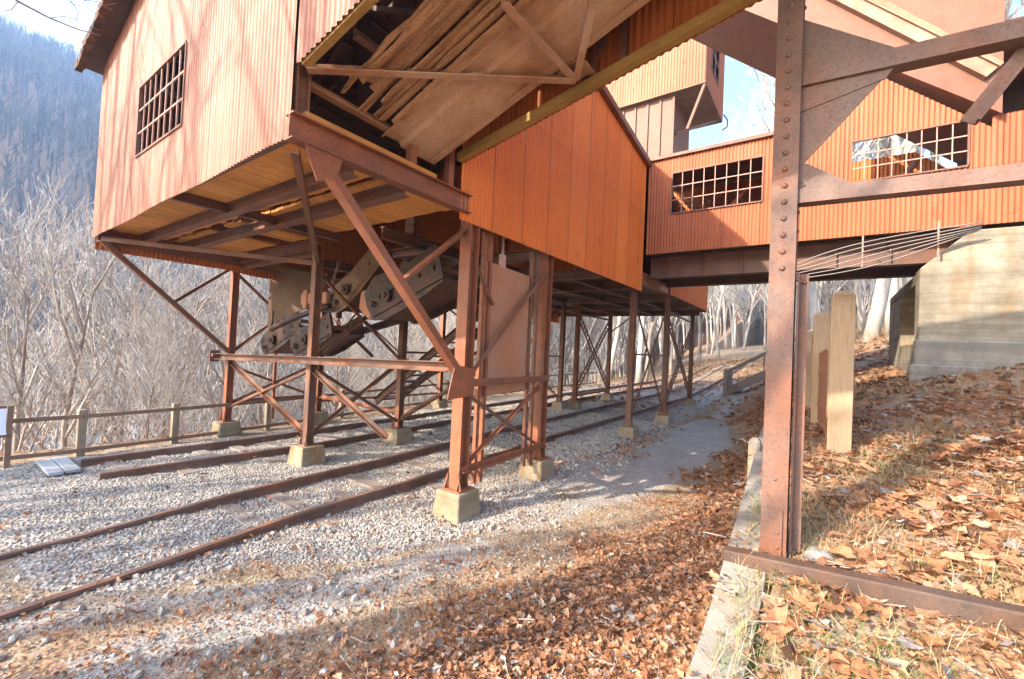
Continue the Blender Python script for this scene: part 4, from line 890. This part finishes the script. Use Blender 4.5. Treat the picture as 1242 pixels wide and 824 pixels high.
mm, p = gus([(962, 196), (980, 199), (1042, 226), (1036, 240), (962, 247)], YP+.02)
for px, py in ((985, 240), (1003, 237), (1018, 234), (975, 225)): mm.dome(at(px, py, 1, YP+.02), .013, (0, -1, 0))
mm.build('gusset', M['steel_purple'], bt)
a, b2 = at(968, 100, 1, YP), at(1242, 38, 1, YP); b2 = a+(b2-a)*2.2
mm = MB().bar(a+Vector((0, -.006, .03)), b2+Vector((0, -.006, .03)), .012, .12); mm.bar(a+Vector((0, .05, -.036)), b2+Vector((0, .05, -.036)), .13, .012); mm.build('beam', M['steel_purple'], bt)
a, b2 = at(966, 241, 1, YP), at(1242, 211, 1, YP); b2 = a+(b2-a)*2.2
mm = MB().bar(a+Vector((0, -.006, .02)), b2+Vector((0, -.006, .02)), .012, .1); mm.bar(a+Vector((0, .05, -.036)), b2+Vector((0, .05, -.036)), .13, .012); mm.build('beam', M['steel_purple'], bt)
a, b2 = at(1176, 146, 1, YP+.1), at(1250, 55, 1, YP+.1); a = a+(a-b2)*.0; b2 = a+(b2-a)*1.6
mm = MB().lbar(a, b2, .1, .1, .014); mm.build('brace', M['steel_purple'], bt)
mm = MB().bar((-.60, 3.93, .69), (2.6, 3.86, .955), .13, .16); mm.build('sill', M['sill_steel'], bt, bevel=.012)
# a second leg of the bent further up the bank, out of the photograph on the right
mm = MB().ibar((2.9, 4.2, .7), (2.9, 4.2, 9), .22, .22, .016, up=(0, 1, 0)); mm.build('column', M['steel_purple'], bt)

# ================================================================== CONCRETE
ab = thing('concrete_abutment', 'weathered pale concrete abutment under the right end of the bridge gallery', 'abutment', (3, 12.5, 2))
mb = MB()
hull = [(1.5, 1.6), (1.5, 4.2), (2.18, 4.86), (8, 4.86), (8, 1.6)]
mb.plate([(x, 11.25, z) for x, z in hull], (0, .5, 0)); mb.build('front_wall', M['concrete'], ab, bevel=.02)
mb = MB(); mb.box((1.5, 14.1, 1.6), (1.9, 15.7, 4.0)); mb.box((1.5, 11.75, 1.6), (1.9, 14.1, 2.75)); mb.box((1.5, 13.6, 2.75), (1.9, 14.1, 4.0)); mb.box((1.5, 11.75, 3.95), (1.95, 15.7, 4.15)); mb.build('side_wall', M['concrete'], ab)
MB().box((2.9, 11.75, 1.6), (8, 14.7, 4.5)).build('fill', M['concrete_dark'], ab)
mb = MB(); mb.box((1.42, 11.08, 1.6), (8, 11.25, 2.82)); mb.box((1.35, 10.98, 1.6), (8, 11.08, 2.36)); mb.build('ledge', M['concrete_dark'], ab, bevel=.03)
mb = MB()
for i in range(len(WALL_PTS)-1):
    (xa, ya), (xb, yb) = WALL_PTS[i], WALL_PTS[i+1]
    k = max(1, int((yb-ya)/.25))
    for j in range(k):
        y0, y1 = ya+(yb-ya)*j/k, ya+(yb-ya)*(j+1)/k; x0, x1 = xa+(xb-xa)*j/k, xa+(xb-xa)*(j+1)/k
        def zt(y): return float(right_z(float(wall_x(y))+.3, y))+.015+.012*math.sin(y*5)+.008*math.sin(y*17)
        w = .27+.02*math.sin(y0*2.1); w2 = .27+.02*math.sin(y1*2.1)
        vs = [(x0-.04, y0, -.3), (x1-.04, y1, -.3), (x1+w2, y1, -.3), (x0+w, y0, -.3), (x0, y0, zt(y0)), (x1, y1, zt(y1)), (x1+w2, y1, zt(y1)), (x0+w, y0, zt(y0))]
        mb.add(vs, [(4, 5, 6, 7), (0, 1, 5, 4), (2, 3, 7, 6)])
props(mb.build('retaining_wall', M['wall_concrete'], merge=True), 'low pale concrete retaining wall edging the leaf covered bank', 'retaining wall')
mb = MB().plate([(-.75, 6.45, .5), (-.75, 6.72, .5), (-.75, 6.72, 1.2), (-.75, 6.66, 1.27), (-.75, 6.5, 1.26), (-.75, 6.45, 1.18)], (.13, 0, 0))
props(mb.build('concrete_marker', M['wall_concrete'], bevel=.03), 'upright rounded concrete slab standing behind the riveted column on the wall', 'concrete slab')

# timber posts with rusty sheets between
def tpost(label, x, y, w, h):
    z = float(gz_at(x, y)); mb = MB(); hw = w/2
    mb.box((x-hw, y-hw, z-.3), (x+hw, y+hw, z+h-.06))
    mb.add([(x-hw, y-hw, z+h-.06), (x+hw, y-hw, z+h-.06), (x+hw, y+hw, z+h-.06), (x-hw, y+hw, z+h-.06), (x-hw*.45, y-hw*.9, z+h), (x+hw*.45, y-hw*.9, z+h), (x+hw*.45, y+hw*.9, z+h), (x-hw*.45, y+hw*.9, z+h)], [(4, 5, 6, 7), (0, 1, 5, 4), (1, 2, 6, 5), (2, 3, 7, 6), (3, 0, 4, 7)])
    mb.box((x-hw-.012, y-hw+.02, z+h*.2), (x-hw, y-hw+.05, z+h*.8))
    o = mb.build('timber_post', M['timber'], bevel=.012); props(o, label, 'post'); return o
tpost('tallest and nearest square timber post with a chamfered top on the bank', .2, 6.7, .24, 1.96)
tpost('timber post second from the nearest with a rusty sheet beside it', .0, 8.6, .24, 1.8)
tpost('short timber post third in the row behind the rusty sheets', -.16, 10.2, .22, 1.5)
tpost('far dark timber post fourth in the row beside the riveted column', -.32, 11.9, .24, 1.3)
for (x, y0, y1, h, lab) in ((.13, 6.85, 8.45, 1.2, 'rusty upright sheet held between the two nearest timber posts'), (.06, 8.75, 10.05, 1.15, 'rusty upright sheet between the second and third timber posts')):
    z = float(gz_at(x, (y0+y1)/2)); mm = MB(); mm.plate([(x, y0, z-.1), (x-.16, y1, z+.1), (x-.16, y1, z+h-.05), (x-.08, (y0+y1)/2, z+h), (x, y0, z+h-.12)], (.02, .002, 0))
    for q in (.3, .7): mm.bar((x-.01, y0+.05, z+h*q), (x-.16, y1-.05, z+h*q), .02, .05)
    props(mm.build('rusty_sheet', M['plate']), lab, 'steel sheet')

# ================================================================== RAILWAY TRACKS
RP = [(-.5, -.26), (.5, -.26), (.5, -.2), (.1, -.1), (.1, .06), (.24, .12), (.24, .26), (-.24, .26), (-.24, .12), (-.1, .06), (-.1, -.1), (-.5, -.2)]
RP = [(a*.14, (b2+.26)*.25) for a, b2 in RP]
def track(label, xl, xr, y0, y1, ystart_sl, zoff=0., sink=1.):
    r = thing('railway_track', label, 'railway track', ((xl(y0)+xr(y0))/2, y0, 0))
    for fx in (xl, xr):
        pts = [Vector((fx(y), y, float(ground_z(fx(y), y))+.012-.10*float(ss(3.2, .6, y))*sink)) for y in np.arange(y0, y1, .8)]; n = len(RP); mb = MB()
        for i, p in enumerate(pts):
            d = (pts[min(i+1, len(pts)-1)]-pts[max(0, i-1)]).normalized(); sd = d.cross(Vector((0, 0, 1))).normalized()
            for q in RP: mb.v.append(tuple(p+sd*q[0]+Vector((0, 0, q[1]))))
        for i in range(len(pts)-1):
            for k in range(n): mb.f.append((i*n+k, i*n+(k+1) % n, (i+1)*n+(k+1) % n, (i+1)*n+k)); mb.sm.append(False)
        mb.f.append(tuple(range(n))); mb.sm.append(False); mb.f.append(tuple(range(len(pts)*n-n, len(pts)*n))); mb.sm.append(False)
        mb.build('rail', M['rail'], r)
    y = ystart_sl
    while y < y1-.5:
        xa, xb = xl(y)-.42, xr(y)+.42; j = rnd.uniform(-.05, .05); z = float(ground_z((xa+xb)/2, y))+zoff
        MB().box((xa+j, y-.11, z-.1), (xb+j, y+.11, z+.012+.012*rnd.random())).build('sleeper', M['sleeper'], r, bevel=.01); y += .62
    return r
ra = lambda y: np.interp(y, [-6, .5, 4, 9, 15, 40], [-5.05, -5.16, -5.26, -5.32, -5.22, -4.6]); rb = lambda y: np.interp(y, [-6, .6, 5, 9, 18, 40], [-6.47, -6.50, -6.60, -6.66, -6.55, -5.95])
track('near railway track running under the tipple beside its closest legs', rb, ra, -6, 38, 2.6)
rc = lambda y: np.interp(y, [-6, 1.5, 4.6, 9.4, 18, 40], [-9.1, -8.9, -8.55, -8.45, -8.2, -7.2]); rd = lambda y: np.interp(y, [-6, 1.5, 4.6, 10, 18, 40], [-10.4, -10.12, -9.9, -9.8, -9.6, -8.7])
track('far railway track next to the fence ending at the grey boards', rd, rc, 1.8, 38, 2.2, sink=.4)

# ================================================================== FENCE, SIGN, BOARDS, STAIR
fe = thing('fence', 'low wooden fence with square posts and two thin rails along the edge of the drop', 'fence', (-11.2, 5, 0))
fpts = [(-11.35, -1.2), (-11.05, 1.95), (-11.15, 3.4), (-11.35, 5.4), (-11.55, 7.6), (-11.75, 9.9), (-11.9, 12.4), (-11.9, 15.2), (-11.9, 18.2), (-11.7, 21.5), (-11.4, 25)]
for x, y in fpts:
    z = float(ground_z(x, y)); h = .86
    MB().box((x-.06, y-.06, z-.3), (x+.06, y+.06, z+h-.02)).block(x, y, z+h-.02, z+h, .12, .09).build('fence_post', M['fence_wood'], fe, bevel=.008)
for (xa, ya), (xb, yb) in zip(fpts[:-1], fpts[1:]):
    for h in (.74, .12):
        MB().bar((xa+.08, ya, float(ground_z(xa, ya))+h), (xb+.08, yb, float(ground_z(xb, yb))+h), .035, .07).build('fence_rail', M['fence_rail'], fe)
sg = thing('information_sign', 'small pale information sign on dark posts at the left edge by the fence', 'sign', (-10.9, .9, 0))
MB().bar((-10.85, 1.05, -.3), (-10.85, 1.05, .98), .07, .07, up=(0, 1, 0)).build('post', M['fence_rail'], sg); MB().bar((-10.95, .15, -.3), (-10.95, .15, .98), .07, .07, up=(0, 1, 0)).build('post', M['fence_rail'], sg)
MB().plate([(-10.86, .2, .50), (-10.82, 1.02, .50), (-11.0, 1.02, .93), (-11.04, .2, .93)], (.02, 0, .01)).build('panel', M['white_panel'], sg); 
for z, x in ((.49, -10.85), (.94, -11.02)): MB().bar((x, .16, z), (x+.03, 1.06, z), .04, .04).build('frame', M['steel_dark'], sg)
bd = thing('board_crossing', 'pale grey weathered boards laid flat at the end of the far track', 'boards', (-10.2, 1.35, 0))
for i in range(2): MB().box((-10.75, 1.36+.19*i, .0+.01*i), (-9.62, 1.535+.19*i, .05+.008*i)).build('board', M['gray_wood'], bd, bevel=.005)
stt = thing('wooden_stair', 'wooden stair with a handrail climbing the bank at the far end of the path', 'stair', (-3.5, 22, .4))
za = float(ground_z(-3.5, 22)); A = Vector((-3.55, 22, za+.15)); B = Vector((-.2, 22, za+2.2))
for y in (0, 1.2): MB().bar(A+Vector((0, y, 0)), B+Vector((0, y, 0)), .06, .32).build('stringer', M['stair_wood'], stt)
for i in range(11): q = A.lerp(B, (i+.5)/11); MB().box((q.x-.15, 22.04, q.z+.05), (q.x+.15, 23.16, q.z+.1)).build('tread', M['stair_wood'], stt)
for y in (0, 1.2):
    MB().box((A.x-.09, 22+y-.09, za-.2), (A.x+.09, 22+y+.09, za+1.2)).build('newel_post', M['stair_wood'], stt)
    MB().bar(A+Vector((0, y, .95)), B+Vector((0, y, .95)), .06, .08).build('handrail', M['stair_wood'], stt)
    for k in (.45, .75, 1): q = A.lerp(B, k); MB().bar(q+Vector((0, y, 0)), q+Vector((0, y, .95)), .05, .05, up=(0, 1, 0)).build('baluster', M['stair_wood'], stt)
# stones at the foot of the steel column and at the frame edge
def rock(label, x, y, s, sq=(1, 1, 1)):
    mb = MB(); v = []; n = 14
    z = float(gz_at(x, y))
    for j in range(1, 8):
        for i in range(n):
            th, ph = 2*math.pi*i/n, math.pi*j/8; rr = s*(1+.13*math.sin(3*th+2*ph)+.08*math.sin(7*th+j)+rnd.uniform(-.04, .04)); v.append((x+rr*math.sin(ph)*math.cos(th)*sq[0], y+rr*math.sin(ph)*math.sin(th)*sq[1], z+s*.3+rr*math.cos(ph)*sq[2]))
    v += [(x, y, z+s*1.25*sq[2]), (x, y, z-s*.6)]; f = []
    for j in range(6):
        for i in range(n): f.append((j*n+i, j*n+(i+1) % n, (j+1)*n+(i+1) % n, (j+1)*n+i))
    for i in range(n): f.append((i, (i+1) % n, len(v)-2)); f.append((6*n+(i+1) % n, 6*n+i, len(v)-1))
    mb.add(v, f, True); return props(mb.build('rock', M['rock']), label, 'rock')
rock('pale rounded rock cut off by the right edge beside the ground beam', 1.13, 3.62, .17, (1, 1, 1.1)); rock('small grey stone among leaves behind the ground beam', .02, 4.25, .075, (1.3, 1, .7))

# ================================================================== TREES (bare, late autumn)
def tree_mesh(seed, h, spread=.42, trunk_r=.16, levels=(11, 6, 5, 3), mats=('bark', 'twig'), upb=.5, low=.3, twig=.0075):
    r = random.Random(seed); T = MB(); K = MB()
    def wander(p, d, L, n, bend):
        pts = [p.copy()]; d = d.copy()
        for _ in range(n):
            d = (d+Vector((r.gauss(0, bend), r.gauss(0, bend), r.gauss(0, bend)*.6+.06))).normalized(); pts.append(pts[-1]+d*(L/n))
        return pts
    def tube(mbx, pts, r0, r1, n):
        mbx.tube(pts, [r0+(r1-r0)*i/(len(pts)-1) for i in range(len(pts))], n)
    tp = wander(Vector((0, 0, -.4)), Vector((r.gauss(0, .05), r.gauss(0, .05), 1)).normalized(), h*.92, 9, .05)
    tube(T, tp, trunk_r, trunk_r*.16, 8)
    def along(pts, u):
        q = u*(len(pts)-1); i = min(int(q), len(pts)-2); return pts[i].lerp(pts[i+1], q-i), (pts[i+1]-pts[i]).normalized()
    def grow(pts, L, rad, lev):
        if lev >= len(levels): return
        for k in range(levels[lev]):
            u = low+(1-low)*(k+r.random())/levels[lev] if lev == 0 else .2+.8*(k+r.random())/levels[lev]
            p, d = along(pts, min(u, .99)); az = r.uniform(0, 2*math.pi); o = d.orthogonal().normalized(); o = (Matrix.Rotation(az, 3, d) @ o)
            ang = r.uniform(.45, .95) if lev else r.uniform(.5, 1.0)
            nd = (d*math.cos(ang)+o*math.sin(ang)+Vector((0, 0, upb*.5))).normalized()
            nl = L*(spread if lev == 0 else .55)*r.uniform(.6, 1.15)*(1.15-.55*u if lev == 0 else 1); nr = max(twig, rad*(.45 if lev == 0 else .5)*(1.1-.5*u))
            sp = wander(p, nd, nl, 4 if lev < 2 else 2, .085); tube(K, sp, nr, max(twig*.6, nr*.35), 5 if lev == 0 else 3); grow(sp, nl, nr, lev+1)
    grow(tp, h, trunk_r, 0)
    def fin(mbx, nm, mt):
        me = bpy.data.meshes.new(nm); me.from_pydata(mbx.v, [], mbx.f); me.polygons.foreach_set('use_smooth', [True]*len(mbx.f)); me.materials.append(M[mt]); return me
    return fin(T, 'trunk', mats[0]), fin(K, 'crown', mats[1])
def plant(mesh, label, x, y, s, rz, group, z=None, lean=(0, 0)):
    z = float(ground_z(x, y)) if z is None else z
    o = thing('bare_tree', label, 'tree', (x, y, z), group); o.rotation_euler = (lean[0], lean[1], rz); o.scale = (s, s, s)
    for nm, me in zip(('trunk', 'crown'), mesh):
        c = link(nm, me, o)
    return o
TM = [tree_mesh(1, 11, .40, .15, (13, 7, 5, 3), upb=.7, low=.22), tree_mesh(2, 13, .34, .17, (14, 6, 5, 3), upb=.8, low=.3), tree_mesh(3, 9, .46, .11, (12, 7, 5, 3), upb=.6, low=.15),
      tree_mesh(4, 16, .26, .19, (16, 6, 5, 3), ('bark_pale', 'twig_pale'), upb=.8, low=.35), tree_mesh(5, 17, .24, .2, (15, 6, 4, 3), ('bark_pale', 'twig_pale'), upb=.7, low=.42),
      tree_mesh(6, 5, .5, .05, (11, 6, 4, 2), ('bark', 'twig_pale'), upb=.6, low=.08, twig=.0045)]
TM += [tree_mesh(9, 14, .36, .22, (8, 4, 2), upb=.8, low=.3), tree_mesh(10, 14, .33, .2, (7, 4, 2), upb=.9, low=.35), tree_mesh(12, 15, .38, .36, (10, 5, 3), upb=.6, low=.3), tree_mesh(11, 15, .28, .13, (15, 6, 5, 3), ('bark', 'twig_pale'), upb=.8, low=.3)]
r2 = random.Random(21)
n_t = 0
while n_t < 56:      # slope below the fence, river side
    x = -13.5-r2.random()**1.3*26; y = r2.uniform(-1.5, 40)
    az = math.degrees(math.atan2(-x, y))
    if az > 93: continue
    k = r2.choice((0, 1, 2, 0, 2, 1)); el = r2.uniform(1.5, 8.6) if az > 55 else r2.uniform(6, 17)
    s_ = (CAM_H+math.hypot(x, y)*math.tan(R_(el))-float(ground_z(x, y)))/(11, 13, 9)[k]
    plant(TM[k], 'bare grey tree with fine pale twigs rising from the slope below the fence', x, y, min(max(s_, .45), 1.5), r2.uniform(0, 6.3), 'bare trees on the slope below the fence'); n_t += 1
for i in range(30):  # brush close behind the fence
    x = -12.4-r2.random()*2.2; y = r2.uniform(-.5, 22)
    plant(TM[5], 'small thin bare sapling just behind the fence', x, y, r2.uniform(.4, .9), r2.uniform(0, 6.3), 'saplings behind the fence')
for i in range(120):  # beyond the tipple
    x = r2.uniform(-48, 5.5); y = r2.uniform(27, 80)
    if x > -9 and x < -3.5 and y < 34: continue
    plant(TM[r2.choice((3, 4, 1, 0, 1, 9))], 'tall pale bare tree in the sunlit wood beyond the tipple', x, y, r2.uniform(.8, 1.2), r2.uniform(0, 6.3), 'tall trees beyond the tipple')
for i in range(14):  # high on the bank behind the bridge gallery
    x = r2.uniform(-3.5, 9); y = r2.uniform(26, 46)
    plant(TM[r2.choice((3, 4))], 'very tall pale bare tree on the bank behind the bridge gallery', x, y, r2.uniform(1.25, 1.75), r2.uniform(0, 6.3), 'tall trees behind the bridge gallery')
# trees behind the photographer, seen here only by the shadows they cast
for x, y, s, k in ((-16.1, -9.2, 1.25, 6), (-15.3, -9.0, 1.2, 7), (-12.6, -10.5, 1.2, 6), (-9.6, -9.9, 1.05, 7), (-18.6, -9, 1.2, 7), (-14.4, -12.5, 1.2, 7), (-6.7, -4.4, 1.0, 8), (-11.9, -6.2, .9, 6)):
    plant(TM[k], 'bare tree beside the track behind the photographer', x, y, s, r2.uniform(0, 6.3), 'trees behind the photographer', z=float(ground_z(max(x, -12), y))-.8)
# the near tree whose limb reaches into the upper left corner
nt = thing('overhanging_tree', 'bare tree whose thin dark limb reaches into the upper left corner of the sky', 'tree', (-11.3, -1.6, 0))
MB().tube([(-11.3, -1.6, -1), (-11.2, -1.5, 2), (-11.1, -1.6, 4.5), (-10.9, -1.4, 7.5), (-10.8, -1.5, 10)], [.14, .12, .1, .07, .03], 9).build('trunk', M['bark'], nt)
XB = -9.0; mb = MB(); P = lambda x, y: at(x, y, 0, XB)
mb.tube([(-11.05, -1.55, 5.2), (-10.2, -.6, 6.2), P(-10, -22), P(22, 2), P(60, 22), P(95, 36), P(122, 43)], [.05, .035, .025, .016, .012, .009, .005], 6)
for pts in ([P(60, 22), P(78, 20), P(95, 24)], [P(30, -10), P(80, -8), P(120, 8), P(142, 4)], [P(80, -8), P(95, 15), P(92, 26)], [P(100, 0), P(118, 2), P(138, 14)], [P(100, 2), P(110, 14), P(128, 22)], [P(70, -8), P(90, 6), P(102, 8)], [P(22, 2), P(14, 12), P(2, 14)], [P(-20, 128), P(-4, 124), P(12, 121)], [P(-12, 185), P(0, 198), P(9, 206)]):
    mb.tube(pts, [.007, .006, .003, .003][:len(pts)], 5)
mb.build('limb', M['bark'], nt)

# far hillside wood : one uncountable mass
def far_wood(n, x0, x1, y0, y1):
    X = rng.uniform(x0, x1, n); Y = rng.uniform(y0, y1, n); az = np.degrees(np.arctan2(-X, Y)); k = (az < 96); X, Y = X[k], Y[k]
    Z = ground_z(X, Y)+np.where(X < -110, 5*np.sin(X*.031+Y*.02)*np.sin(Y*.027)+3*np.sin(X*.09+1)*np.sin(Y*.08), 0); n = len(X)
    H = rng.uniform(9, 17, n); kk = 22; ti = np.clip(rng.normal(.5, .22, n), 0, .9); ti[rng.uniform(0, 1, n) < .04] = 1.
    b = np.stack([X, Y, Z], -1)[:, None]+np.zeros((n, kk, 3)); up = rng.uniform(.25, .75, (n, kk))*H[:, None]; b[:, :, 2] += up
    a = rng.uniform(0, 2*np.pi, (n, kk)); L = H[:, None]*rng.uniform(.18, .40, (n, kk)); sp = rng.uniform(.35, .95, (n, kk))
    tip_ = b+np.stack([np.cos(a)*L*sp, np.sin(a)*L*sp, L*.9], -1); w = .16
    sd = np.stack([np.sin(a)*.3+.1, -np.cos(a), 0*a], -1)*w*rng.uniform(.5, 1.4, (n, kk))[..., None]
    b[:, 0, 2] -= up[:, 0]; tip_[:, 0] = b[:, 0]+np.stack([0*H, 0*H, H*.85], -1); sd[:, 0] = np.array([.0, .24, 0])
    v = np.stack([b-sd, b+sd, tip_], 2).reshape(-1, 3); f = np.arange(len(v))
    return v, f, np.repeat(ti, kk*3)
v, f, tt = far_wood(17000, -470, -105, -70, 420); v2_, f2_, t2_ = far_wood(9000, -230, 60, 130, 420); f = np.concatenate([f, f2_+len(v)]); v = np.concatenate([v, v2_]); tt = np.concatenate([tt, t2_]); v2_, f2_, t2_ = far_wood(1500, -70, 60, 82, 135); f = np.concatenate([f, f2_+len(v)]); v = np.concatenate([v, v2_]); tt = np.concatenate([tt, t2_])
props(link('far_forest', raw_mesh('far_forest', v, f, 3, M['far_wood'], tt)), 'bare winter forest covering the hazy far hillside', 'forest', kind='stuff')

# ================================================================== haze
hb = MB().box((-515, -155, -19), (135, 555, 330)).build('haze', None); props(hb, 'thin blue valley haze between the near slope and the far hill', 'haze', kind='stuff')
hm = bpy.data.materials.new('haze'); hm.use_nodes = True; hm.node_tree.nodes.clear()
o_ = hm.node_tree.nodes.new('ShaderNodeOutputMaterial'); pv = hm.node_tree.nodes.new('ShaderNodeVolumePrincipled')
pv.inputs['Color'].default_value = (.42, .62, .95, 1); pv.inputs['Density'].default_value = .0011; pv.inputs['Anisotropy'].default_value = .55
hm.node_tree.links.new(pv.outputs[0], o_.inputs['Volume']); hb.data.materials.append(hm)

# ================================================================== light, sky, exposure
SUN_EL, SUN_AZ = 31.0, 207.3     # azimuth clockwise from +Y
sd_ = Vector((math.sin(R_(SUN_AZ))*math.cos(R_(SUN_EL)), math.cos(R_(SUN_AZ))*math.cos(R_(SUN_EL)), math.sin(R_(SUN_EL))))
sl = bpy.data.lights.new('sun', 'SUN'); sl.energy = 2.5; sl.angle = R_(.6); sl.color = (1, .885, .74)
so = bpy.data.objects.new('sun', sl); C.objects.link(so); so.rotation_euler = sd_.to_track_quat('Z', 'Y').to_euler(); so.location = (-20, -30, 40)
w = bpy.data.worlds.new('World'); bpy.context.scene.world = w; w.use_nodes = True; nt_ = w.node_tree; bg = nt_.nodes['Background']
sk = nt_.nodes.new('ShaderNodeTexSky'); sk.sky_type = 'NISHITA'; sk.sun_disc = False; sk.sun_elevation = R_(SUN_EL); sk.sun_rotation = R_(SUN_AZ); sk.air_density = 1.0; sk.dust_density = 2.2; sk.ozone_density = .8
nt_.links.new(sk.outputs[0], bg.inputs[0]); bg.inputs[1].default_value = .15
S = bpy.context.scene; S.view_settings.view_transform = 'Standard'; S.view_settings.look = 'None'; S.view_settings.gamma = 1; S.view_settings.use_curve_mapping = False; S.view_settings.exposure = 2.38
S.cycles.max_bounces = 8; S.cycles.diffuse_bounces = 5; S.cycles.volume_bounces = 1; S.cycles.use_denoising = True
